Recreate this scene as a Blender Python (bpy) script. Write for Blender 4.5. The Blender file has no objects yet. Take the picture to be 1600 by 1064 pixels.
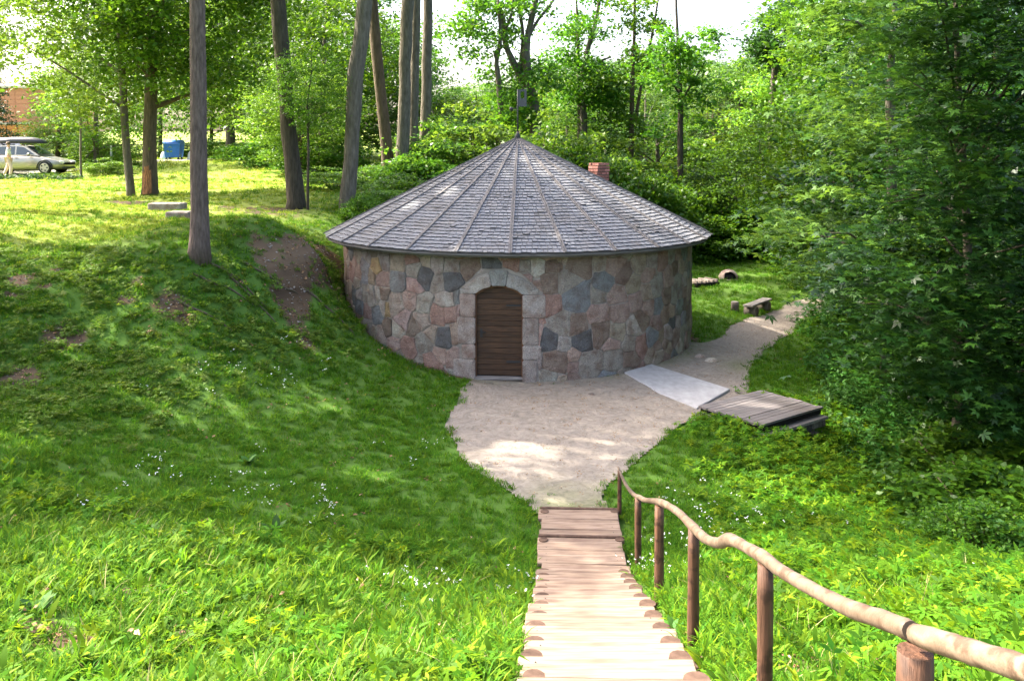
import bpy, math, random
import numpy as np
from mathutils import Vector, Matrix, Euler

S = bpy.context.scene
COL = S.collection
PI = math.pi
R = math.radians
random.seed(7)
RNG = np.random.default_rng(11)

# ---------------------------------------------------------------- camera
F = 1400.0; P = 292.0; PITCH = R(2.5); EYE = 4.7
cam_d = bpy.data.cameras.new('camera'); cam = bpy.data.objects.new('camera', cam_d); COL.objects.link(cam)
cam_d.sensor_width = 36; cam_d.lens = 36 * F / 1600; cam_d.shift_y = -(532 - P) / 1600
cam_d.clip_start = 0.05; cam_d.clip_end = 2000
cam.location = (0, 0, EYE); cam.rotation_euler = (PI / 2 - PITCH, 0, 0)
S.camera = cam

# ---------------------------------------------------------------- light
SUN_EL = R(44); SUN_AZ = R(-68)      # azimuth from +Y (view direction) clockwise; negative = left
w = bpy.data.worlds.new('World'); S.world = w; w.use_nodes = True
nt = w.node_tree; bgn = nt.nodes['Background']
sk = nt.nodes.new('ShaderNodeTexSky'); sk.sky_type = 'NISHITA'; sk.sun_disc = False
sk.sun_elevation = SUN_EL; sk.sun_rotation = SUN_AZ
sk.air_density = 0.8; sk.dust_density = 7.0; sk.ozone_density = 0.5
nt.links.new(sk.outputs[0], bgn.inputs[0]); bgn.inputs[1].default_value = 0.15
sd = bpy.data.lights.new('sun', 'SUN'); sun = bpy.data.objects.new('sun', sd); COL.objects.link(sun)
sd.energy = 3.1; sd.angle = R(0.5); sd.color = (1.0, 0.93, 0.80)
sdir = Vector((math.sin(SUN_AZ) * math.cos(SUN_EL), math.cos(SUN_AZ) * math.cos(SUN_EL), math.sin(SUN_EL)))
sun.rotation_euler = sdir.to_track_quat('Z', 'Y').to_euler()
S.view_settings.view_transform = 'Standard'; S.view_settings.look = 'None'
S.view_settings.exposure = 2.72; S.view_settings.gamma = 1.0
S.view_settings.use_curve_mapping = False
S.render.engine = 'CYCLES'
try:
    S.cycles.max_bounces = 8; S.cycles.transmission_bounces = 6; S.cycles.diffuse_bounces = 4
except Exception: pass

# ---------------------------------------------------------------- helpers
def ray(px, py):
    u = (px - 800) / F; v = (P - py) / F
    c, s = math.cos(PITCH), math.sin(PITCH)
    return Vector((u, c + v * s, v * c - s))
def at(px, py, Y):
    d = ray(px, py); k = Y / d.y
    return Vector((d.x * k, Y, EYE + d.z * k))
def proj(p):
    c, s = math.cos(PITCH), math.sin(PITCH)
    x, y, z = p[0], p[1], p[2] - EYE
    f = y * c - z * s; u = y * s + z * c
    return 800 + F * x / f, P - F * u / f

def tag(o, label=None, cat=None, group=None, kind=None):
    if label: o['label'] = label
    if cat: o['category'] = cat
    if group: o['group'] = group
    if kind: o['kind'] = kind
    return o
def empty(name, loc=(0, 0, 0), label=None, cat=None, group=None, rz=0):
    o = bpy.data.objects.new(name, None); COL.objects.link(o); o.location = loc; o.rotation_euler = (0, 0, rz)
    o.empty_display_size = .2
    return tag(o, label, cat, group)
def np_mesh(name, V, Fc, mat=None, rnd=None, smooth=False):
    """V (N,3), Fc (M,k) arrays"""
    V = np.asarray(V, dtype=np.float32); Fc = np.asarray(Fc, dtype=np.int32)
    me = bpy.data.meshes.new(name); n, k = Fc.shape
    me.vertices.add(len(V)); me.vertices.foreach_set('co', V.ravel())
    me.loops.add(n * k); me.loops.foreach_set('vertex_index', Fc.ravel())
    me.polygons.add(n); me.polygons.foreach_set('loop_start', np.arange(0, n * k, k, dtype=np.int32))
    if smooth: me.polygons.foreach_set('use_smooth', np.ones(n, dtype=bool))
    me.update(calc_edges=True)
    if rnd is not None:
        a = me.attributes.new('rnd', 'FLOAT', 'FACE'); a.data.foreach_set('value', np.asarray(rnd, dtype=np.float32))
    if mat: me.materials.append(mat)
    return me
def link(name, me, parent=None, loc=None):
    o = bpy.data.objects.new(name, me); COL.objects.link(o)
    if parent: o.parent = parent
    if loc is not None: o.location = loc
    return o

class MB:
    def __init__(s): s.v = []; s.f = []; s.r = []; s.cr = 0.5; s.sm = []; s.csm = False
    def add(s, vs, fs):
        b = len(s.v); s.v.extend([tuple(v) for v in vs])
        for f in fs: s.f.append([i + b for i in f]); s.r.append(s.cr); s.sm.append(s.csm)
    def box(s, c, size, rot=None):
        hx, hy, hz = size[0] / 2, size[1] / 2, size[2] / 2
        vs = [Vector((x, y, z)) for x in (-hx, hx) for y in (-hy, hy) for z in (-hz, hz)]
        if rot is not None: vs = [rot @ v for v in vs]
        vs = [v + Vector(c) for v in vs]
        s.add(vs, [(0, 1, 3, 2), (4, 6, 7, 5), (0, 4, 5, 1), (2, 3, 7, 6), (0, 2, 6, 4), (1, 5, 7, 3)])
    def rbox(s, c, size, rot=None, b=.01):
        """box with chamfered vertical & horizontal edges (24 verts)"""
        hx, hy, hz = size[0] / 2, size[1] / 2, size[2] / 2
        import itertools
        vs = []; idx = {}
        for sx, sy, sz in itertools.product((-1, 1), repeat=3):
            for ax in range(3):
                p = [sx * (hx - b), sy * (hy - b), sz * (hz - b)]
                p[ax] = (sx * hx, sy * hy, sz * hz)[ax]
                idx[(sx, sy, sz, ax)] = len(vs); vs.append(Vector(p))
        fs = []
        q = [(-1, -1), (1, -1), (1, 1), (-1, 1)]
        def key(ax, sg, a, bb):
            o = [0, 0, 0]; o[ax] = sg; o[(ax + 1) % 3] = a; o[(ax + 2) % 3] = bb; return tuple(o)
        for ax in range(3):
            for sg in (-1, 1):
                f = [idx[key(ax, sg, a, bb) + (ax,)] for a, bb in q]
                fs.append(f if sg > 0 else f[::-1])
        for ax in range(3):   # edges along ax
            a1, a2 = (ax + 1) % 3, (ax + 2) % 3
            for s1, s2 in q:
                def k2(sg, own):
                    o = [0, 0, 0]; o[ax] = sg; o[a1] = s1; o[a2] = s2; return idx[tuple(o) + (own,)]
                f = [k2(-1, a1), k2(1, a1), k2(1, a2), k2(-1, a2)]
                fs.append(f if s1 * s2 < 0 else f[::-1])
        for sx, sy, sz in itertools.product((-1, 1), repeat=3):
            f = [idx[(sx, sy, sz, a)] for a in range(3)]
            fs.append(f if sx * sy * sz > 0 else f[::-1])
        if rot is not None: vs = [rot @ v for v in vs]
        vs = [v + Vector(c) for v in vs]
        s.add(vs, fs)
    def tube(s, pts, rad, seg=8, cap=True, wob=0.0):
        pts = [Vector(p) for p in pts]; n = len(pts); vs = []; fs = []
        up = None
        for i, p in enumerate(pts):
            t = (pts[min(i + 1, n - 1)] - pts[max(i - 1, 0)]).normalized()
            if up is None: up = t.orthogonal().normalized()
            else:
                up = (up - t * up.dot(t))
                up = up.normalized() if up.length > 1e-6 else t.orthogonal().normalized()
            sd_ = t.cross(up)
            for k in range(seg):
                a = 2 * PI * k / seg; r = rad[i] * (1 + (random.uniform(-wob, wob) if wob else 0))
                vs.append(p + (up * math.cos(a) + sd_ * math.sin(a)) * r)
        for i in range(n - 1):
            for k in range(seg):
                a = i * seg + k; b = i * seg + (k + 1) % seg
                fs.append((a, b, b + seg, a + seg))
        sm = s.csm; s.csm = True; s.add(vs, fs); s.csm = sm
        if cap:
            b = len(s.v) - len(vs)
            s.f.append([b + k for k in range(seg)][::-1]); s.r.append(s.cr); s.sm.append(False)
            e = b + (n - 1) * seg
            s.f.append([e + k for k in range(seg)]); s.r.append(s.cr); s.sm.append(False)
    def mesh(s, name, mat):
        me = bpy.data.meshes.new(name); me.from_pydata(s.v, [], s.f)
        a = me.attributes.new('rnd', 'FLOAT', 'FACE'); a.data.foreach_set('value', s.r)
        me.polygons.foreach_set('use_smooth', s.sm)
        if mat: me.materials.append(mat)
        me.update(); return me
    def build(s, name, mat, parent=None, loc=None): return link(name, s.mesh(name, mat), parent, loc)

# ---------------------------------------------------------------- materials
class NT:
    def __init__(s, name):
        s.m = bpy.data.materials.new(name); s.m.use_nodes = True; s.t = s.m.node_tree
        s.b = s.t.nodes['Principled BSDF']; s.out = s.t.nodes['Material Output']
    def n(s, typ, **kw):
        x = s.t.nodes.new(typ)
        for k, v in kw.items(): setattr(x, k, v)
        return x
    def l(s, a, b): s.t.links.new(a, b)
    def ramp(s, fac, stops, interp='LINEAR'):
        r = s.n('ShaderNodeValToRGB'); r.color_ramp.interpolation = interp
        while len(r.color_ramp.elements) > 1: r.color_ramp.elements.remove(r.color_ramp.elements[0])
        r.color_ramp.elements[0].position = stops[0][0]; r.color_ramp.elements[0].color = (*stops[0][1], 1)
        for p_, c in stops[1:]:
            e = r.color_ramp.elements.new(p_); e.color = (*c, 1)
        s.l(fac, r.inputs[0]); return r.outputs[0]
    def noise(s, scale, detail=4, vec=None, rough=.55):
        x = s.n('ShaderNodeTexNoise'); x.inputs['Scale'].default_value = scale; x.inputs['Detail'].default_value = detail
        x.inputs['Roughness'].default_value = rough
        if vec is not None: s.l(vec, x.inputs['Vector'])
        return x.outputs[0]
    def mix(s, a, b, fac, mode='MIX'):
        x = s.n('ShaderNodeMix', data_type='RGBA', blend_type=mode)
        if isinstance(fac, (int, float)): x.inputs[0].default_value = fac
        else: s.l(fac, x.inputs[0])
        for i, c in ((6, a), (7, b)):
            if isinstance(c, tuple): x.inputs[i].default_value = (*c, 1)
            else: s.l(c, x.inputs[i])
        return x.outputs[2]
    def attr(s, name):
        x = s.n('ShaderNodeAttribute'); x.attribute_name = name; return x
    def math(s, op, a, b=0.0):
        x = s.n('ShaderNodeMath', operation=op)
        for i, c in ((0, a), (1, b)):
            if isinstance(c, (int, float)): x.inputs[i].default_value = c
            else: s.l(c, x.inputs[i])
        return x.outputs[0]
    def coord(s, kind='Object', scale=None):
        x = s.n('ShaderNodeTexCoord').outputs[kind]
        if scale:
            mp = s.n('ShaderNodeMapping'); mp.inputs['Scale'].default_value = scale; s.l(x, mp.inputs[0]); x = mp.outputs[0]
        return x
    def orand(s): return s.n('ShaderNodeObjectInfo').outputs['Random']
    def bump(s, h, strength=.4, dist=.02):
        x = s.n('ShaderNodeBump'); x.inputs['Strength'].default_value = strength; x.inputs['Distance'].default_value = dist
        s.l(h, x.inputs['Height']); s.l(x.outputs[0], s.b.inputs['Normal'])
    def done(s, col, rough=.8, spec=.3, metal=0):
        if isinstance(col, tuple): s.b.inputs['Base Color'].default_value = (*col, 1)
        else: s.l(col, s.b.inputs['Base Color'])
        if isinstance(rough, (int, float)): s.b.inputs['Roughness'].default_value = rough
        else: s.l(rough, s.b.inputs['Roughness'])
        s.b.inputs['Specular IOR Level'].default_value = spec; s.b.inputs['Metallic'].default_value = metal
        return s.m

def leaf_mat(name, dark, mid, light, trans=.35, rough=.45, spec=.3):
    m = NT(name)
    r = m.attr('rnd').outputs['Fac']; o = m.orand()
    c = m.ramp(r, [(0, dark), (.55, mid), (1, light)])
    hs = m.n('ShaderNodeHueSaturation'); m.l(c, hs.inputs['Color'])
    hv = m.n('ShaderNodeMapRange'); m.l(o, hv.inputs[0]); hv.inputs[3].default_value = .485; hv.inputs[4].default_value = .512
    m.l(hv.outputs[0], hs.inputs['Hue'])
    vv = m.n('ShaderNodeMapRange'); m.l(o, vv.inputs[0]); vv.inputs[3].default_value = .78; vv.inputs[4].default_value = 1.2
    m.l(vv.outputs[0], hs.inputs['Value'])
    c = hs.outputs[0]
    m.done(c, rough, spec)
    tr = m.n('ShaderNodeBsdfTranslucent')
    tc = m.mix(c, (1.0, 1.0, .25), .9, 'MULTIPLY')
    g = m.n('ShaderNodeGamma'); m.l(tc, g.inputs[0]); g.inputs[1].default_value = .8
    m.l(g.outputs[0], tr.inputs[0])
    ms = m.n('ShaderNodeMixShader'); ms.inputs[0].default_value = trans
    m.l(m.b.outputs[0], ms.inputs[1]); m.l(tr.outputs[0], ms.inputs[2]); m.l(ms.outputs[0], m.out.inputs[0])
    return m.m
M = {}
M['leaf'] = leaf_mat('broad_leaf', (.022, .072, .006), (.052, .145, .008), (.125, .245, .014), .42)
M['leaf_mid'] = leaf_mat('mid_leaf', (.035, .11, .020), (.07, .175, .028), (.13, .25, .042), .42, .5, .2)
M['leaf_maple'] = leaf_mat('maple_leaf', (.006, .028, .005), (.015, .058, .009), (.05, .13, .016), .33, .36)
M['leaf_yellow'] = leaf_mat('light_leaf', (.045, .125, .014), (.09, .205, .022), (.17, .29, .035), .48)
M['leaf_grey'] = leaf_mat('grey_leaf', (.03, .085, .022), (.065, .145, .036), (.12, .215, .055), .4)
M['needle'] = leaf_mat('needle', (.015, .045, .015), (.03, .075, .025), (.05, .11, .035), .1)
M['grass'] = leaf_mat('grass_blade', (.026, .085, .009), (.062, .165, .012), (.17, .27, .012), .42, .75, .04)
M['dry_grass'] = leaf_mat('mown_grass', (.09, .15, .012), (.20, .27, .03), (.38, .42, .09), .42, .75, .08)  # paler grass copy: strong sun on the terrace put into the colour
M['weed'] = leaf_mat('weed_leaf', (.030, .10, .008), (.085, .20, .010), (.22, .32, .012), .42, .6, .09)
M['nettle'] = leaf_mat('nettle_leaf', (.02, .075, .012), (.04, .13, .018), (.085, .20, .03), .35, .5, .15)
M['ivy'] = leaf_mat('bank_leaf', (.045, .095, .010), (.09, .165, .015), (.17, .25, .03), .35, .6, .15)
m = NT('flower'); M['flower'] = m.done((.8, .8, .74), .7)
M['straw'] = leaf_mat('straw', (.20, .17, .07), (.32, .27, .12), (.42, .38, .2), .2, .8, .1)
m = NT('dry_leaf'); M['dry'] = m.done(m.ramp(m.attr('rnd').outputs['Fac'], [(0, (.10, .05, .025)), (.6, (.25, .13, .06)), (1, (.42, .3, .16))]), .8)

def bark(name, c1, c2, sc=6, zs=.18, moss=0):
    m = NT(name); co = m.coord('Object', (sc, sc, sc * zs))
    n1 = m.noise(2.2, 6, co, .65); vo = m.n('ShaderNodeTexVoronoi'); m.l(co, vo.inputs['Vector']); vo.inputs['Scale'].default_value = 2.5
    h = m.math('ADD', n1, m.math('MULTIPLY', vo.outputs['Distance'], .6))
    c = m.ramp(n1, [(.3, c1), (.7, c2)])
    big = m.noise(.9, 3, m.coord('Object'))
    c = m.mix(c, (.5, .5, .45), m.math('MULTIPLY', m.math('GREATER_THAN', big, .9), .05), 'MIX')
    if moss: c = m.mix(c, (.07, .10, .03), m.math('MULTIPLY', big, moss))
    m.bump(h, .8, .03); return m.done(c, .9, .15)
M['bark_pine'] = bark('pine_bark', (.06, .043, .036), (.17, .125, .105), 9, .22)
M['bark'] = bark('grey_bark', (.06, .05, .04), (.17, .145, .12), 7, .2, .15)
M['bark_dark'] = bark('dark_bark', (.025, .02, .016), (.08, .062, .05), 7, .2, .15)
M['bark_brown'] = bark('brown_bark', (.05, .036, .026), (.14, .10, .075), 7, .2, .2)
m = NT('scar'); M['scar'] = m.done(m.ramp(m.noise(7, 5), [(.35, (.10, .045, .025)), (.65, (.38, .17, .08))]), .9)

m = NT('ground')
a = m.attr('dirt').outputs['Fac']
n1 = m.noise(.55, 6); n2 = m.noise(9, 6); n3 = m.noise(45, 4)
g = m.ramp(n2, [(.3, (.028, .06, .012)), (.55, (.055, .12, .018)), (.75, (.10, .16, .03))])
g = m.mix(g, (.10, .16, .03), m.math('MULTIPLY', n1, .3))
d = m.ramp(n3, [(.3, (.035, .023, .014)), (.7, (.135, .092, .058))])
fac = m.math('ADD', a, m.math('MULTIPLY', m.math('SUBTRACT', n2, .5), 1.1))
dl = m.attr('dry').outputs['Fac']; g = m.mix(g, (.22, .27, .05), m.math('MULTIPLY', dl, .8))  # paler yellow mixed into the terrace ground to read as bright sun
fr = m.n('ShaderNodeMapRange'); m.l(fac, fr.inputs[0]); fr.inputs[1].default_value = .35; fr.inputs[2].default_value = .6
c = m.mix(g, d, fr.outputs[0])
m.bump(m.math('ADD', n2, m.math('MULTIPLY', n3, .4)), .9, .06); M['ground'] = m.done(c, .95, .1)

m = NT('gravel_path')
n1 = m.noise(1.1, 5); n2 = m.noise(38, 5, rough=.7); n3 = m.noise(5, 6, rough=.6)
vo = m.n('ShaderNodeTexVoronoi'); vo.inputs['Scale'].default_value = 60
c = m.ramp(n2, [(.3, (.15, .13, .112)), (.5, (.205, .178, .152)), (.72, (.27, .24, .205))])
c = m.mix(c, (.26, .22, .18), m.math('MULTIPLY', n1, .6))
fr = m.n('ShaderNodeMapRange'); m.l(n3, fr.inputs[0]); fr.inputs[1].default_value = .5; fr.inputs[2].default_value = .72; fr.inputs[4].default_value = .45
c = m.mix(c, (.20, .165, .13), fr.outputs[0])
mo = m.attr('moss').outputs['Fac']
c = m.mix(c, (.12, .135, .055), m.math('MULTIPLY', mo, m.ramp(n3, [(.35, (0, 0, 0)), (.6, (1, 1, 1))])))
c = m.mix(c, m.ramp(m.noise(120, 3, rough=.8), [(.32, (.7, .69, .67)), (.5, (1, 1, 1)), (.68, (1.2, 1.18, 1.15))]), .8, 'MULTIPLY')
m.bump(m.math('ADD', m.math('MULTIPLY', vo.outputs['Distance'], .5), n2), .9, .02); M['path'] = m.done(c, .95, .1)

m = NT('wall_stone')
o = m.attr('tone').outputs['Color']
co = m.coord('Object')
n1 = m.noise(5, 6, co); n2 = m.noise(28, 6, co, .7); n3 = m.noise(85, 3, co)
c = m.mix(o, m.mix(o, (.62, .50, .45), 1.0, 'MULTIPLY'), m.ramp(n1, [(.42, (0, 0, 0)), (.68, (1, 1, 1))]))
c = m.mix(c, m.ramp(n3, [(.30, (.22, .20, .20)), (.5, (.95, .95, .95)), (.7, (1.7, 1.62, 1.55))]), .8, 'MULTIPLY')
c = m.mix(c, (.42, .40, .36), m.ramp(n2, [(.60, (0, 0, 0)), (.75, (.55, .55, .55))]))
br = m.n('ShaderNodeBrightContrast'); m.l(c, br.inputs[0]); br.inputs[1].default_value = .012
c = m.mix(br.outputs[0], (1.22, 1.2, 1.16), 1.0, 'MULTIPLY')
m.bump(m.math('ADD', n2, m.math('MULTIPLY', n1, 1.2)), 1.0, .03); M['stone'] = m.done(c, .85, .25)

m = NT('pebble'); M['pebble'] = m.done(m.ramp(m.orand(), [(0, (.12, .105, .09)), (.5, (.22, .195, .165)), (1, (.33, .30, .265))]), .9)
m = NT('mortar'); n2 = m.noise(30, 5); n1 = m.noise(2, 4)
c = m.ramp(n2, [(.3, (.22, .19, .16)), (.7, (.36, .32, .28))]); c = m.mix(c, (.16, .12, .10), m.math('MULTIPLY', n1, .6))
m.bump(n2, .8, .012); M['mortar'] = m.done(c, .95, .1)

m = NT('shingle_wood')
r = m.attr('rnd').outputs['Fac']; co = m.coord('Object'); n1 = m.noise(1.3, 5, co); n2 = m.noise(60, 4, co)
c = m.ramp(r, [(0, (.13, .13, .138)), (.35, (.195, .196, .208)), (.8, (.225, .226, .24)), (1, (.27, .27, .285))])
c = m.mix((.085, .082, .09), c, m.math('GREATER_THAN', r, -.2))  # dark tone of butt faces: end grain and painted course shadow
c = m.mix(c, (.19, .16, .13), m.ramp(n1, [(.5, (0, 0, 0)), (.75, (.5, .5, .5))]))
n4 = m.noise(7, 5, co, .7); c = m.mix(c, (.06, .06, .055), m.ramp(n4, [(.64, (0, 0, 0)), (.72, (.8, .8, .8))]))
c = m.mix(c, m.ramp(n2, [(.3, (.7, .7, .7)), (.7, (1.2, 1.2, 1.2))]), .6, 'MULTIPLY')
m.bump(n2, .4, .006); M['shingle'] = m.done(c, .95, .06)
m = NT('batten_wood'); n2 = m.noise(30, 4); M['batten'] = m.done(m.ramp(n2, [(.3, (.09, .083, .08)), (.7, (.20, .185, .18))]), .9, .1)

def wood(name, c1, c2, sc=(2, 30, 30), spec=.25, rough=.7, knots=True, dirt=None):
    m = NT(name); co = m.coord('Object', sc); n = m.noise(1.0, 5, co, .6); n2 = m.noise(3, 3)
    r = m.orand()
    c = m.ramp(n, [(.3, c1), (.68, c2)])
    hs = m.n('ShaderNodeHueSaturation'); m.l(c, hs.inputs['Color'])
    vv = m.n('ShaderNodeMapRange'); m.l(r, vv.inputs[0]); vv.inputs[3].default_value = .78; vv.inputs[4].default_value = 1.15
    m.l(vv.outputs[0], hs.inputs['Value']); c = hs.outputs[0]
    if dirt: c = m.mix(c, dirt, m.ramp(n2, [(.45, (0, 0, 0)), (.72, (.75, .75, .75))]))
    m.bump(n, .35, .006); return m.done(c, rough, spec)
M['door'] = wood('door_wood', (.032, .018, .010), (.10, .052, .027), (3, 30, 45), .25, .65, dirt=(.028, .021, .017))
M['door_frame'] = wood('frame_wood', (.07, .03, .015), (.16, .075, .035), (30, 30, 3), .3, .6)
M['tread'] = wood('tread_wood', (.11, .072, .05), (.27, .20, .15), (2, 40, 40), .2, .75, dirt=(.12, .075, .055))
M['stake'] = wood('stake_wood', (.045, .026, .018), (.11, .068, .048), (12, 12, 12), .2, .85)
M['post'] = wood('post_wood', (.05, .024, .013), (.13, .062, .035), (35, 35, 3), .25, .65)
def knotty(mt, dark, sc=3.0):
    t_ = mt.node_tree; bs_ = t_.nodes['Principled BSDF']; src = bs_.inputs['Base Color'].links[0].from_socket
    tc = t_.nodes.new('ShaderNodeTexCoord'); vo_ = t_.nodes.new('ShaderNodeTexVoronoi'); vo_.inputs['Scale'].default_value = sc; t_.links.new(tc.outputs['Object'], vo_.inputs['Vector'])
    nz = t_.nodes.new('ShaderNodeTexNoise'); nz.inputs['Scale'].default_value = 14; nz.inputs['Detail'].default_value = 6; t_.links.new(tc.outputs['Object'], nz.inputs['Vector'])
    rp_ = t_.nodes.new('ShaderNodeValToRGB'); rp_.color_ramp.elements[0].position = .07; rp_.color_ramp.elements[0].color = (1, 1, 1, 1); rp_.color_ramp.elements[1].position = .13; rp_.color_ramp.elements[1].color = (0, 0, 0, 1); t_.links.new(vo_.outputs['Distance'], rp_.inputs[0])
    r2_ = t_.nodes.new('ShaderNodeValToRGB'); r2_.color_ramp.elements[0].position = .52; r2_.color_ramp.elements[0].color = (0, 0, 0, 1); r2_.color_ramp.elements[1].position = .62; r2_.color_ramp.elements[1].color = (.75, .75, .75, 1); t_.links.new(nz.outputs[0], r2_.inputs[0])
    mx = t_.nodes.new('ShaderNodeMath'); mx.operation = 'MAXIMUM'; t_.links.new(rp_.outputs[0], mx.inputs[0]); t_.links.new(r2_.outputs[0], mx.inputs[1])
    mi = t_.nodes.new('ShaderNodeMix'); mi.data_type = 'RGBA'; t_.links.new(mx.outputs[0], mi.inputs[0]); t_.links.new(src, mi.inputs[6]); mi.inputs[7].default_value = (*dark, 1); t_.links.new(mi.outputs[2], bs_.inputs['Base Color'])
    bn = bs_.inputs['Normal'].links[0].from_node; bn.inputs['Strength'].default_value = .8; bn.inputs['Distance'].default_value = .012
M['rail'] = wood('rail_wood', (.075, .052, .034), (.17, .125, .09), (9, 9, 9), .3, .6, dirt=(.07, .045, .028))
knotty(M['rail'], (.055, .03, .018)); knotty(M['post'], (.03, .014, .008), 5)
M['deck'] = wood('deck_wood', (.075, .064, .062), (.20, .178, .172), (2.5, 35, 35), .3, .6, dirt=(.13, .10, .075))
M['edge_wood'] = wood('edge_wood', (.12, .105, .095), (.27, .24, .215), (3, 25, 25), .2, .8)
M['log'] = wood('log_wood', (.10, .08, .065), (.24, .20, .17), (6, 6, 6), .2, .85)
m = NT('concrete'); n = m.noise(14, 6); n1 = m.noise(1.5, 5)
c = m.ramp(n, [(.3, (.30, .295, .30)), (.7, (.42, .415, .42))]); c = m.mix(c, (.25, .225, .2), m.math('MULTIPLY', n1, .5))
m.bump(n, .5, .008); M['concrete'] = m.done(c, .9, .2)
m = NT('brick_red'); n = m.noise(25, 4); c = m.ramp(n, [(.3, (.22, .09, .07)), (.7, (.36, .17, .14))])
hs = m.n('ShaderNodeHueSaturation'); m.l(c, hs.inputs['Color']); vv = m.n('ShaderNodeMapRange'); m.l(m.orand(), vv.inputs[0]); vv.inputs[3].default_value = .75; vv.inputs[4].default_value = 1.3
m.l(vv.outputs[0], hs.inputs['Value']); M['brick'] = m.done(hs.outputs[0], .9, .2)
def flat(name, c, rough=.6, spec=.4, metal=0, coat=0):
    m = NT(name); n = m.noise(12, 4)
    cc = m.mix(c, tuple(x * .72 for x in c), m.ramp(n, [(.4, (0, 0, 0)), (.75, (1, 1, 1))]))
    m.b.inputs['Coat Weight'].default_value = coat
    return m.done(cc, rough, spec, metal)
M['iron'] = flat('dark_iron', (.03, .03, .03), .6)
M['vane'] = flat('vane_metal', (.075, .078, .08), .7)
M['car_silver'] = flat('car_paint_silver', (.33, .31, .25), .35, .5, .5, .6)
M['car_dark'] = flat('car_paint_dark', (.02, .028, .03), .3, .5, .2, .6)
M['glass'] = flat('car_glass', (.025, .04, .04), .08, .8)
M['tyre'] = flat('tyre_rubber', (.02, .02, .02), .85)
M['rim'] = flat('rim_alloy', (.55, .5, .46), .35, .5, .7)
M['lamp'] = flat('lamp_lens', (.55, .55, .52), .15, .8)
M['plastic_dark'] = flat('dark_plastic', (.02, .021, .028), .4)
M['blue'] = flat('blue_plastic', (.03, .16, .52), .5)
M['white_paint'] = flat('white_paint', (.75, .75, .72), .6)
M['render_wall'] = flat('pink_render', (.46, .21, .15), .85, .2)
M['orange_wood'] = flat('orange_boards', (.46, .19, .06), .75, .2)
M['roof_metal'] = flat('pale_coping', (.5, .46, .42), .6, .3)
M['asphalt'] = flat('asphalt', (.30, .28, .25), .9, .2)
M['skin'] = flat('skin', (.55, .33, .25), .6)
M['cloth_pink'] = flat('pink_cloth', (.70, .52, .47), .9, .1)
M['cloth_white'] = flat('white_cloth', (.75, .70, .66), .9, .1)
M['hair'] = flat('hair', (.10, .06, .03), .7)
M['dark'] = flat('dark_interior', (.012, .011, .01), .9, .1)

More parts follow.
